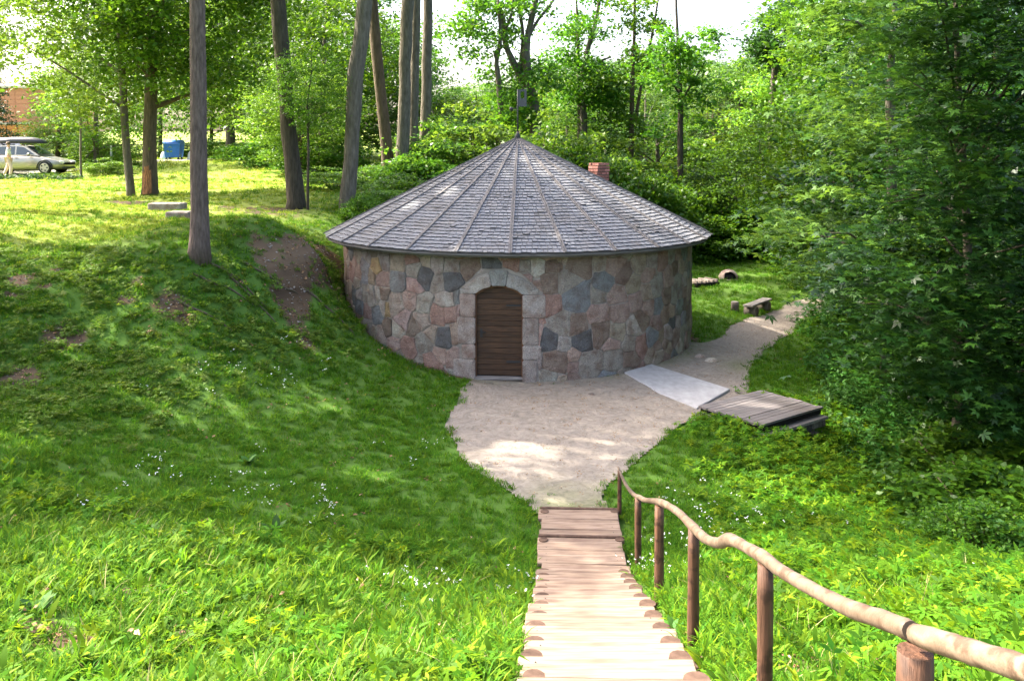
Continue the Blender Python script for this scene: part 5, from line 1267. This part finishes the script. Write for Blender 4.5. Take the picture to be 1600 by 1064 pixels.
for i, a in enumerate(OFF): off_tree(*a, 'unseen tall tree added to cast shade beyond the left edge, %s' % ('on the crest beside the pine', 'behind the crest level with the building', 'at the near end of the row', 'on the slope shoulder in front of the crest', 'farthest out on the lower bank', 'with high crown level with the pine', 'with high crown farthest back', 'with small high crown over the bank')[i], i + 3)

# ---------------------------------------------------------------- shrubs
SH = [
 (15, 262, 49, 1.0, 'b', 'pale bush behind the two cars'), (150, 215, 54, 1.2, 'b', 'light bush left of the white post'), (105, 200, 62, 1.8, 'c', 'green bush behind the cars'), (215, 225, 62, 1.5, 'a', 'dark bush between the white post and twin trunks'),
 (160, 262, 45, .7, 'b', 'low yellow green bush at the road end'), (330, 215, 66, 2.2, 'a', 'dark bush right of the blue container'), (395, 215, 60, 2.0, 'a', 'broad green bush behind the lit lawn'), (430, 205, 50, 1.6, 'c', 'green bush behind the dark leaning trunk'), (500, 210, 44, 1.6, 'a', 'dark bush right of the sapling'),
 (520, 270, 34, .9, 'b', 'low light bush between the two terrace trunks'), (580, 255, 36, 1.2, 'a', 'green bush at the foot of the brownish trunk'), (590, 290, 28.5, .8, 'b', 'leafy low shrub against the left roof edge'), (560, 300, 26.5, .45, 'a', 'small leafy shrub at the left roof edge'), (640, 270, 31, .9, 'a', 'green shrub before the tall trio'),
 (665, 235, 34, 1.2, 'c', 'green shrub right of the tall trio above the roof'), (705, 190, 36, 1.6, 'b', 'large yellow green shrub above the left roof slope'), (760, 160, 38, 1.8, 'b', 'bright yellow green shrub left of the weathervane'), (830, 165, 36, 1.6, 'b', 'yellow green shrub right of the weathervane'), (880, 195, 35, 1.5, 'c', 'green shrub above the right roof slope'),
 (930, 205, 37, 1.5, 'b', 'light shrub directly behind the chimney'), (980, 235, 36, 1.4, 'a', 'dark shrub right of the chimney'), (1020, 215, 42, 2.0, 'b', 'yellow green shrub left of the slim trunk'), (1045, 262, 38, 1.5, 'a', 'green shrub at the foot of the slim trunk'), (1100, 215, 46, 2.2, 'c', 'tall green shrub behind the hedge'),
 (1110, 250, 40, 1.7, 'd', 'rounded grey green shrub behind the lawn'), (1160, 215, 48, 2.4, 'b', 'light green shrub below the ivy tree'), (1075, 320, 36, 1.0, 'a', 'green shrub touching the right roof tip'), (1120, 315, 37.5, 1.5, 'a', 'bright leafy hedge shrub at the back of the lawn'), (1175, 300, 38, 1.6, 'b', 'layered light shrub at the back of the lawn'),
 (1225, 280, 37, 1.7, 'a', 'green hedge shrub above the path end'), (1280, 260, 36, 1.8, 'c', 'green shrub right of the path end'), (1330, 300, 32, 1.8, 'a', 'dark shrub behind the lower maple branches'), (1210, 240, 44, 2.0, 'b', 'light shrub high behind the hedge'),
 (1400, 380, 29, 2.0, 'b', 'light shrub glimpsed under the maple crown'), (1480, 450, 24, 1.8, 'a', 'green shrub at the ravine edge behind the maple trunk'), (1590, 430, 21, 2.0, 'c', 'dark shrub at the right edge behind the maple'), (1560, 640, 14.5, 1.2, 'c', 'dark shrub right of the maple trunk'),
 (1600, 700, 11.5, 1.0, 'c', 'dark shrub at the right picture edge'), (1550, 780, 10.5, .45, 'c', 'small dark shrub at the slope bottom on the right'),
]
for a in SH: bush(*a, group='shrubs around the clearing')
# low dark hedge under the road on the left
hr2 = np.random.default_rng(5); C_ = []
for px in range(-60, 132, 3):
    q = at(px, 284 - .04 * px * 0, 43.0); C_.append((q.x, 42.6 + hr2.uniform(-.3, .3), h(q.x, 42.6) + hr2.uniform(.0, .16)))
C_ = np.array(C_ * 2); C_[:, 1] += hr2.normal(size=len(C_)) * .1
tag(link('hedge', foliage_mesh('hedge', C_, .30, 60, .08, M['leaf_maple'], 6, flat=.5)), 'low dark clipped hedge below the road in front of the silver car', 'hedge')
# fir at the far left
fx = at(-6, 0, 52); fr0 = empty('fir_tree', (fx.x - .9, 52, h(fx.x, 52)), 'dark fir with drooping branches cut by the left picture edge', 'tree')
rngf = np.random.default_rng(8); C_ = []
for z in np.arange(1.0, 7.6, .32):
    rr = (7.9 - z) * .30
    for k in range(9):
        a = rngf.uniform(0, 6.28)
        for t in (.35, .7, 1.0): C_.append((rr * t * math.cos(a), rr * t * math.sin(a), z - .25 * t * t * rr))
link('crown', foliage_mesh('crown', np.array(C_), .42, 40, .12, M['needle'], 9, flat=.25), fr0)
b = MB(); b.tube([(0, 0, -.2), (0, 0, 8)], [.14, .03], 8); b.build('trunk', M['bark_brown'], fr0)

# ---------------------------------------------------------------- big maple on the right
mroot = hit(1488, 782); MO = Vector((mroot.x, mroot.y, h(mroot.x, mroot.y)))
mp = empty('maple_tree', MO, 'large maple with layered dark green lobed leaves covering the right side', 'tree'); MY = MO.y
rm = random.Random(12)
poly = [(1235, -120), (1700, -120), (1700, 700), (1640, 700), (1570, 690), (1520, 660), (1450, 600), (1400, 585), (1350, 560), (1315, 530), (1290, 495), (1285, 450), (1330, 400), (1300, 345), (1340, 290), (1410, 240), (1420, 180), (1400, 120), (1380, 0)]
C_ = []; 
while len(C_) < 430:
    px, py = rm.uniform(1230, 1700), rm.uniform(-120, 730)
    if not pip(np.array([px]), np.array([py]), poly)[0]: continue
    if rm.random() < .3 and px < 1330: continue
    dpt_ = MY + (rm.uniform(-2.6, -.3) if 1450 < px < 1560 and rm.random() < .8 else rm.uniform(-2.6, 2.6))
    # leave irregular holes
    if not 1450 < px < 1560 and math.sin(px * .031 + 1) * math.sin(py * .030 + px * .006) > .5: continue
    C_.append(tuple(at(px, py, dpt_) - MO))
C_ = np.array(C_)
link('crown', foliage_mesh('crown', C_, np.array([rm.uniform(.5, .95) for _ in C_]), 44, .135, M['leaf_maple'], 51, kind=MAPLE, flat=.10, up=1.7), mp)
b = MB(); random.seed(4)
tp = [(1488, 800, 19), (1492, 700, 17), (1502, 600, 15), (1510, 500, 14), (1512, 400, 13), (1508, 300, 12), (1500, 180, 10), (1495, 60, 8), (1490, -80, 5)]
tpp = [(*(at(px, py, MY) - MO), wd / 2 / F * MY) for px, py, wd in tp]; q = cat(tpp, 4)
b.tube([p[:3] for p in q], [p[3] * random.uniform(.95, 1.05) for p in q], 12, wob=.03)
for i in range(0, len(C_), 12):
    v = Vector(C_[i]); cand = [p for p in q if p[2] < v.z - .1]; s0 = Vector((cand[-1] if cand else q[3])[:3]); s0 = s0.lerp(Vector(q[2][:3]), rm.uniform(0, .25)) if s0.z > 2 else s0
    mid = s0.lerp(v, .55) + Vector((0, 0, .25)); b.tube([s0, mid, v], [.028, .016, .005], 5, cap=False)
b.build('trunk', M['bark_dark'], mp)
# second lighter maple, further back
q0 = hit(1330, 520); y2 = 20.5; x2 = at(1395, 0, y2).x; O2 = Vector((x2, y2, h(x2, y2)))
m2 = empty('maple_tree', O2, 'lighter green maple behind the big one, reaching over the path end', 'tree')
poly2 = [(1180, 20), (1250, -100), (1500, -100), (1500, 400), (1380, 450), (1290, 470), (1250, 430), (1190, 400), (1160, 380), (1150, 330), (1200, 300), (1230, 200), (1190, 120)]
C2 = []
while len(C2) < 135:
    px, py = rm.uniform(1080, 1500), rm.uniform(-100, 470)
    if not pip(np.array([px]), np.array([py]), poly2)[0] or (px < 1270 and py < 280): continue
    C2.append(tuple(at(px, py, y2 + rm.uniform(-2.5, 2.5)) - O2))
C2 = np.array(C2); link('crown', foliage_mesh('crown', C2, np.array([rm.uniform(.55, .95) for _ in C2]), 60, .16, M['leaf_mid'], 52, kind=MAPLE, flat=.14, up=1.4), m2)
b = MB(); tz = at(1395, -60, y2).z - O2.z; b.tube([(0, 0, -.3), (.1, 0, tz * .4), (0, .1, tz * .7), (.1, 0, tz)], [.16, .12, .09, .03], 10, wob=.03)
for i in range(0, len(C2), 8):
    v = Vector(C2[i]); z = max(.8, min(v.z - .8, tz * .9)); b.tube([(.05, 0, z), Vector((.05, 0, z)).lerp(v, .5) + Vector((0, 0, .3)), v], [.04, .025, .006], 5, cap=False)
b.build('trunk', M['bark'], m2)

carve()
# ---------------------------------------------------------------- grass and weeds
def strips(n, Lr, wr, spread_, lean, rng, curve=.5, seg=3, base_h=0, shape=(.55, 1, .75, .08)):
    """blades made of 3 quads"""
    az = rng.uniform(0, 2 * PI, n); r0 = spread_ * np.sqrt(rng.uniform(0, 1, n)); a2 = rng.uniform(0, 2 * PI, n)
    B = np.c_[r0 * np.cos(a2), r0 * np.sin(a2), np.full(n, -.01) + base_h * rng.uniform(0, 1, n)]
    L = rng.uniform(*Lr, n); W = rng.uniform(*wr, n); ln = rng.uniform(*lean, n)
    d = np.c_[np.cos(az), np.sin(az), np.zeros(n)]; sd_ = np.c_[-np.sin(az), np.cos(az), np.zeros(n)]
    V = np.empty((n, 8, 3)); p = B.copy(); ang = ln.copy()
    for k in range(4):
        V[:, 2 * k] = p - sd_ * (W * shape[k] / 2)[:, None]; V[:, 2 * k + 1] = p + sd_ * (W * shape[k] / 2)[:, None]
        st_ = L / 3; p = p + (d * np.sin(ang)[:, None] + np.array([0, 0, 1]) * np.cos(ang)[:, None]) * st_[:, None]; ang = ang + curve * rng.uniform(.5, 1.2, n)
    Fq = np.array([[2 * k, 2 * k + 1, 2 * k + 3, 2 * k + 2] for k in range(3)])
    Fq = (np.arange(n)[:, None, None] * 8 + Fq[None]).reshape(-1, 4)
    return V.reshape(-1, 3), Fq, np.repeat(np.clip(rng.beta(2, 2, n), 0, 1), 3)
protos = {}
def proto(group, objs):
    c = bpy.data.collections.new(group)
    for i, me in enumerate(objs):
        o = bpy.data.objects.new('%s_tuft' % group, me); c.objects.link(o)
    protos[group] = (c, len(objs))
rg = np.random.default_rng(77)
ms = []
for i in range(4):
    V, Fq, r_ = strips(16, (.06, .13), (.006, .011), .07, (.1, .9), rg); ms.append(np_mesh('grass_tuft', V, Fq, M['grass'], r_))
proto('grass', ms)
ms = []
for i in range(4):
    V, Fq, r_ = strips(16, (.05, .11), (.006, .012), .08, (.1, .9), rg); ms.append(np_mesh('mown_tuft', V, Fq, M['dry_grass'], r_))
proto('mown', ms)
ms = []
for i in range(5):   # broad dandelion / plantain like leaves + a few blades
    V, Fq, r_ = strips(9, (.08, .19), (.018, .038), .04, (.25, 1.15), rg, .45, shape=(.3, .9, 1, .12)); 
    V2, F2, r2 = strips(10, (.10, .22), (.006, .012), .07, (.05, .7), rg)
    me = np_mesh('weed_tuft', np.r_[V, V2], np.r_[Fq, F2 + len(V)], M['weed'], np.r_[r_, r2]); ms.append(me)
proto('weeds', ms)
ms = []
def herb(nst, hgt, leafL, lobes, mat, rng, layers=3, per=3, spr=.09):
    Ps, Ls = [], []
    Vs, Fs_, Rs = [], [], []
    for s_ in range(nst):
        bx, by = rng.normal(size=2) * spr; hx, hy = rng.normal(size=2) * .06; H_ = hgt * rng.uniform(.6, 1.1)
        for l_ in range(layers):
            t = (l_ + 1) / layers
            for k in range(per):
                a = rng.uniform(0, 6.28); r_ = leafL * .4
                Ps.append((bx + hx * t + math.cos(a) * r_, by + hy * t + math.sin(a) * r_, H_ * t)); Ls.append(leafL * (1.15 - .35 * t) * rng.uniform(.8, 1.2))
        V, Fq, r_ = strips(1, (H_, H_ * 1.01), (.006, .007), 0, (0, .15), rng, .05, shape=(1, 1, .8, .5)); V = V + np.array([bx, by, 0]); 
        Vs.append(V); Fs_.append(Fq); Rs.append(r_)
    P_ = np.array(Ps); V, Fq = lobed_leaves(P_, np.array(Ls), rng, lobes, 1.3); rnd = np.repeat(rng.beta(2, 2, len(P_)), len(lobes))
    o = len(V)
    for v, f, r_ in zip(Vs, Fs_, Rs): Fq = np.r_[Fq, f + len(V)]; V = np.r_[V, v]; rnd = np.r_[rnd, r_]
    return np_mesh('herb_tuft', V, Fq, mat, rnd)
proto('elder', [herb(4, .16, .085, [(R(-62), .85), (0, 1.1), (R(62), .85)], M['weed'], rg, 2, 3) for _ in range(5)])
proto('nettle', [herb(4, .55, .10, [(R(-35), .6), (0, 1.2), (R(35), .6)], M['nettle'], rg, 6, 3, .12) for _ in range(4)])
proto('bank', [herb(4, .09, .055, [(R(-62), .9), (0, 1.0), (R(62), .9)], M['ivy'], rg, 2, 3, .07) for _ in range(4)])
ms = []
for i in range(3):
    V, Fq, r_ = strips(4, (.12, .26), (.003, .006), .06, (.1, 1.0), rg, .3); ms.append(np_mesh('straw_tuft', V, Fq, M['straw'], r_))
proto('straw', ms)
ms = []
for i in range(3):
    k = 5; C0 = rg.normal(size=(k, 3)) * .10; C0[:, 2] = rg.uniform(.06, .13, k); P_ = np.repeat(C0, 5, 0) + rg.normal(size=(k * 5, 3)) * .004
    V, Fq = quad_leaves(P_, np.full(len(P_), .013), rg, .4, .9); ms.append(np_mesh('clover_flower', V, Fq, M['flower'], np.full(len(Fq), .5)))
proto('flowers', ms)
ms = []
for i in range(3):
    P_ = rg.normal(size=(9, 3)) * .08; P_[:, 2] = .015; V, Fq = quad_leaves(P_, rg.uniform(.03, .06, 9), rg, 1.3, .6); ms.append(np_mesh('fallen_leaf', V, Fq, M['dry'], rg.uniform(0, 1, len(Fq))))
proto('dry', ms)
def gn_group(coll):
    g = bpy.data.node_groups.new('scatter_' + coll.name, 'GeometryNodeTree')
    g.interface.new_socket('Geometry', in_out='INPUT', socket_type='NodeSocketGeometry'); g.interface.new_socket('Geometry', in_out='OUTPUT', socket_type='NodeSocketGeometry')
    i = g.nodes.new('NodeGroupInput'); o = g.nodes.new('NodeGroupOutput'); ip = g.nodes.new('GeometryNodeInstanceOnPoints')
    ci = g.nodes.new('GeometryNodeCollectionInfo'); ci.inputs['Collection'].default_value = coll; ci.inputs['Separate Children'].default_value = True; ci.inputs['Reset Children'].default_value = True
    def na(name, typ):
        n = g.nodes.new('GeometryNodeInputNamedAttribute'); n.data_type = typ; n.inputs['Name'].default_value = name; return n
    l = g.links.new; l(i.outputs[0], ip.inputs['Points']); l(ci.outputs[0], ip.inputs['Instance']); ip.inputs['Pick Instance'].default_value = True
    l(na('pick', 'INT').outputs['Attribute'], ip.inputs['Instance Index']); l(na('rot', 'FLOAT_VECTOR').outputs['Attribute'], ip.inputs['Rotation']); l(na('scl', 'FLOAT').outputs['Attribute'], ip.inputs['Scale'])
    l(ip.outputs[0], o.inputs[0]); return g
def scatter(name, group, X, Y, scl, lab, cat_, rng, dz=0.0):
    Z = H(X, Y) + dz; n = len(X)
    e = .15; gx = (H(X + e, Y) - Z + dz) / e; gy = (H(X, Y + e) - Z + dz) / e
    me = bpy.data.meshes.new(name); me.vertices.add(n); me.vertices.foreach_set('co', np.c_[X, Y, Z].astype(np.float32).ravel())
    a = me.attributes.new('pick', 'INT', 'POINT'); a.data.foreach_set('value', rng.integers(0, protos[group][1], n).astype(np.int32))
    rot = np.c_[np.arctan(gy) * .6 + rng.normal(size=n) * .12, -np.arctan(gx) * .6 + rng.normal(size=n) * .12, rng.uniform(0, 6.28, n)].astype(np.float32)
    a = me.attributes.new('rot', 'FLOAT_VECTOR', 'POINT'); a.data.foreach_set('vector', rot.ravel())
    a = me.attributes.new('scl', 'FLOAT', 'POINT'); a.data.foreach_set('value', scl.astype(np.float32))
    o = link(name, me); md = o.modifiers.new('scatter', 'NODES'); md.node_group = gn_group(protos[group][0]); tag(o, lab, cat_, kind='stuff'); print(name, n); return o
def on_stairs(X, Y): cx = .54 + (Y - 4.86) * (.33 / 6.54); return (np.abs(X - cx) < .53) & (Y < 11.45)
dkp = [(p.x, p.y) for p in (D0, D1, D2, D3)]; slp = [tuple(p) for p in sl]
def cand(y0, y1, dens, rng, margin=160, fn=None, xr=None):
    xw_ = max(abs(at(-margin, 0, y1).x), at(1600 + margin, 0, y1).x); xa, xb = (-xw_, xw_) if xr is None else xr
    n = int((y1 - y0) * (xb - xa) * dens); X = rng.uniform(xa, xb, n); Y = rng.uniform(y0, y1, n)
    u = X / Y * F + 800; k = (u > -margin) & (u < 1600 + margin)
    inp = in_path(X, Y); edge = ~(in_path(X + .11, Y) & in_path(X - .11, Y) & in_path(X, Y + .11) & in_path(X, Y - .11))
    k &= (~inp | (edge & (rng.uniform(0, 1, n) < .45)))
    k &= ~on_stairs(X, Y) & (np.hypot(X - BC.x, Y - BC.y) > RW + .02) & ~pip(X, Y, dkp) & ~pip(X, Y, slp)
    X, Y = X[k], Y[k]
    if fn is not None: d_ = fn(X, Y); k = rng.uniform(0, 1, len(X)) < d_; X, Y = X[k], Y[k]
    return X, Y
def fbm(X, Y, s_): return .5 + .25 * np.sin(X * s_ + 1.7 * np.sin(Y * s_ * .8 + 1)) + .25 * np.sin(Y * s_ * 1.3 + 1.9 * np.sin(X * s_ * .7 + 2))
bare = lambda X, Y: np.clip(1.15 - 1.25 * dirt(X, Y), 0, 1) * np.clip(.45 + 1.1 * fbm(X, Y, 7.3) * (.6 + .8 * fbm(X, Y, 3.1)), 0, 1)
road_ok = lambda X, Y: np.where((Y > 44.5) & (Y < 63) & (X < -10) & (np.abs(Y - np.interp(X, [a[0] for a in A], [a[1] for a in A]) - 1) < 1.8), 0.0, 1.0)
parts_ = []; dry_ = []
def lawn_sun(X, Y): return np.clip((Y - 17.2) / 1.5, 0, 1) * np.clip((-5.5 - X + .12 * (Y - 18)) / 3, 0, 1) * (.55 + .4 * fbm(X, Y, .8))
for y0, y1, dn_, s_ in ((2.6, 13, 270, .95), (13, 20, 190, 1.0), (20, 28, 90, 1.15), (28, 42, 34, 1.5), (42, 66, 9, 2.0)):
    f_ = (lambda X, Y: bare(X, Y) * (.55 + .45 * fbm(X, Y, 1.9)) * road_ok(X, Y))
    X, Y = cand(y0, y1, dn_, rg, fn=f_); k_ = rg.uniform(0, 1, len(X)) > lawn_sun(X, Y)
    dry_.append((X[~k_], Y[~k_], s_ * rg.uniform(.6, 1.2, (~k_).sum()))); X, Y = X[k_], Y[k_]; parts_.append((X, Y, s_ * rg.uniform(.6, 1.25, len(X)) * (1 + .25 * (fbm(X, Y, 2.7) - .5))))
X, Y, sc = [np.concatenate([p[i] for p in parts_]) for i in range(3)]
X_, Y_, s_ = [np.concatenate([p[i] for p in dry_]) for i in range(3)]; scatter('mown_grass', 'mown', X_, Y_, s_, 'yellowish mown grass on the terrace lawn, coloured paler for sunlight', 'grass', rg)
# shorter mown grass close to path and in the bowl
scatter('grass', 'grass', X, Y, sc, 'green lawn grass covering the banks, bowl and terrace', 'grass', rg)
X, Y = cand(2.6, 10.5, 120, rg, fn=lambda X, Y: bare(X, Y) * np.clip(1.3 - (Y - 6.5) / 3.2, .1, 1) * (.5 + .5 * fbm(X, Y, 2.3)))
scatter('weeds', 'weeds', X, Y, rg.uniform(.55, 1.15, len(X)), 'broad leaved meadow weeds in sunny foreground grass', 'weeds', rg)
X, Y = cand(2.6, 10, 26, rg, xr=(-8, .2), fn=lambda X, Y: bare(X, Y) * np.clip((fbm(X, Y, 2.1) - .4) * 2.5, 0, 1))
scatter('clover_herbs', 'elder', X, Y, rg.uniform(.5, 1.1, len(X)), 'three leaved herbs mixed into the foreground grass', 'weeds', rg)
X, Y = cand(2.6, 9, 16, rg, fn=lambda X, Y: fbm(X, Y, 4))
scatter('straw', 'straw', X, Y, rg.uniform(.6, 1.2, len(X)), 'dry pale straw stalks standing in the foreground grass', 'dry grass', rg)
X, Y = cand(2.6, 17, 90, rg, xr=(1.3, 9.5), fn=lambda X, Y: bare(X, Y) * np.clip((X - 1.5 - .12 * (Y - 4)) / 1.6, 0, 1) * (.45 + .55 * fbm(X, Y, 1.7)))
scatter('ground_elder', 'elder', X, Y, rg.uniform(.7, 1.3, len(X)), 'yellow green ground elder covering the slope right of the handrail', 'ground cover', rg)
X, Y = cand(9.5, 26, 26, rg, xr=(4.5, 12), fn=lambda X, Y: np.clip((X - 4.9 - .25 * np.clip(Y - 15.5, 0, 20) + .55 * np.clip(13 - Y, -1, 4) - np.clip(13 - Y, 0, 9) * .1) / 1.2, 0, 1) * ((Y > 16.8) | (X > 5.6)) * (.5 + .5 * fbm(X, Y, 1.2)))
scatter('nettles', 'nettle', X, Y, rg.uniform(.6, 1.2, len(X)), 'tall dark nettles filling the ravine edge on the right', 'nettles', rg)
X, Y = cand(11.5, 24, 80, rg, xr=(-14, -2), fn=lambda X, Y: np.clip((H(X, Y) - .55) / .5, 0, 1) * np.clip((2.75 - H(X, Y)) / .3, 0, 1) * bare(X, Y) * (.35 + .65 * fbm(X, Y, 1.5)))
scatter('bank_weeds', 'bank', X, Y, rg.uniform(.6, 1.25, len(X)), 'small leaved creeping plants on the shaded left bank', 'ground cover', rg)
X, Y = cand(6.5, 17, 16, rg, fn=lambda X, Y: np.clip((fbm(X, Y, 1.1) - .45) * 2, .03, 1) * fbm(X, Y, 5) * (H(X, Y) < 1.1) * (X > -6) * (X < 5))
Xd, Yd = cand(12, 24, 120, rg, xr=(-12, -2), fn=lambda X, Y: np.clip(dirt(X, Y) * 1.3 - .5, 0, 1)); 
XF, YF = X, Y
scatter('clover_flowers', 'flowers', X, Y, rg.uniform(.7, 1.3, len(X)), 'tiny white clover flowers dotted through the lawn', 'flowers', rg)
X, Y = cand(2.8, 24, 30, rg, fn=lambda X, Y: np.clip(dirt(X, Y) * 1.4 + .05, 0, 1))
scatter('fallen_leaves', 'dry', X, Y, rg.uniform(.6, 1.2, len(X)), 'brown fallen leaves lying on the bare earth patches', 'leaf litter', rg)
ms = []
for i in range(6):
    mb_ = MB(); r_ = rg.uniform(.6, 1.3, 3); nn_ = 7
    V = [(0, 0, r_[2] * .5)] + [(r_[0] * math.cos(a) * rg.uniform(.8, 1.1), r_[1] * math.sin(a) * rg.uniform(.8, 1.1), .15) for a in np.linspace(0, 2 * PI, nn_, False)] + [(1.1 * r_[0] * math.cos(a), 1.1 * r_[1] * math.sin(a), -.2) for a in np.linspace(0, 2 * PI, nn_, False)]
    mb_.add(V, [(0, 1 + k, 1 + (k + 1) % nn_) for k in range(nn_)] + [(1 + k, 1 + nn_ + k, 1 + nn_ + (k + 1) % nn_, 1 + (k + 1) % nn_) for k in range(nn_)]); ms.append(mb_.mesh('pebble', M['pebble']))
proto('pebbles', ms)
X = rg.uniform(-1.3, 8, 17000); Y = rg.uniform(11.3, 25, 17000); k = in_path(X, Y) & (np.hypot(X - BC.x, Y - BC.y) > RW + .03) & (rg.uniform(0, 1, 17000) < .25 + .75 * fbm(X, Y, 2.4)) & ~pip(X, Y, slp)
scatter('pebbles', 'pebbles', X[k], Y[k], rg.uniform(.003, .013, k.sum()) ** 1.0, 'small loose pebbles strewn over the gravel yard and path', 'gravel', rg, .012)
scatter('soil_crumbs', 'pebbles', Xd, Yd, rg.uniform(.006, .03, len(Xd)), 'dark soil crumbs and small stones on the worn bank', 'soil', rg, .0)
X = rg.uniform(-1.3, 8, 1500); Y = rg.uniform(11.3, 25, 1500); k = in_path(X, Y) & (np.hypot(X - BC.x, Y - BC.y) > RW + .03) & ~pip(X, Y, slp)
scatter('path_litter', 'dry', X[k], Y[k], rg.uniform(.3, .6, k.sum()), 'scattered dry leaf litter on the gravel yard', 'leaf litter', rg, .012)
X = rg.uniform(-1.3, 8, 5000); Y = rg.uniform(11.3, 26, 5000); k = in_path(X, Y) & (((np.hypot(X - BC.x, Y - BC.y) < RW + .3) & (np.hypot(X - BC.x, Y - BC.y) > RW + .02) & (X > .6)) | ((Y < 12.1) & (rg.uniform(0, 1, 5000) < .5)) | (np.hypot(X - 5.2, Y - 18.9) < .5)) & (rg.uniform(0, 1, 5000) < .5) & ~pip(X, Y, slp)
scatter('path_grass', 'grass', X[k], Y[k], rg.uniform(.3, .6, k.sum()), 'sparse grass tufts growing along the wall foot and stair foot', 'grass', rg)
rt3 = random.Random(6)
for i, (px, py) in enumerate(((325, 408), (345, 415), (372, 405), (270, 472), (300, 430), (470, 450))):
    p_ = hit(px, py); x, y = p_.x, p_.y; a = rt3.uniform(-.9, .3); pts = []
    for k in range(9): pts.append((x, y, h(x, y) + (.02 if 0 < k < 8 else -.04))); x += .16 * math.cos(a); y += .16 * math.sin(a); a += rt3.uniform(-.4, .4)
    b = MB(); b.tube(pts, [.03 - .0025 * k for k in range(9)], 7, wob=.1); o = b.build('tree_root', M['bark_brown']); tag(o, ('gnarled root running right from the pine foot', 'thin root below the pine foot', 'root crossing bare soil right of the pine', 'root in the earth patch on the left bank', 'root on the bank left below the pine', 'root in the dark earth gully by the building')[i], 'root')
# single rosettes one can pick out
def rosette(px, py, s_, lab, n=9, L=(.2, .34), wv_=(.09, .14)):
    p = hit(px, py); rr = np.random.default_rng(int(px)); root = empty('burdock_plant', (p.x, p.y, h(p.x, p.y)), lab, 'plant')
    for i in range(n):
        V, Fq, r_ = strips(1, L, wv_, .02, (.5, 1.1), rr, .3, shape=(.25, 1, .85, .1)); V = (V + np.array([0, 0, .02])) * s_; link('leaf', np_mesh('leaf', V, Fq, M['nettle'], r_), root)
rosette(388, 728, .6, 'dark burdock rosette in the shaded lawn of the bowl')
rosette(430, 835, .7, 'small broad leaved plant at the shade edge left of the stairs')
rosette(1052, 985, .35, 'single dark broad leaved plant at the foot of the third handrail post')
rosette(60, 960, .5, 'pale spreading leaf rosette near lower left corner', 10)
rosette(300, 960, .5, 'leaf rosette in the sunny grass near the bottom edge')
for i, (px, py) in enumerate(((575, 300), (600, 310), (556, 318))): rosette(px, py, 2.2, ('large leaved butterbur beside the left roof edge', 'second large leaved plant touching the left roof edge', 'large leaved plant at the foot of the tilting grey trunk')[i], 9)
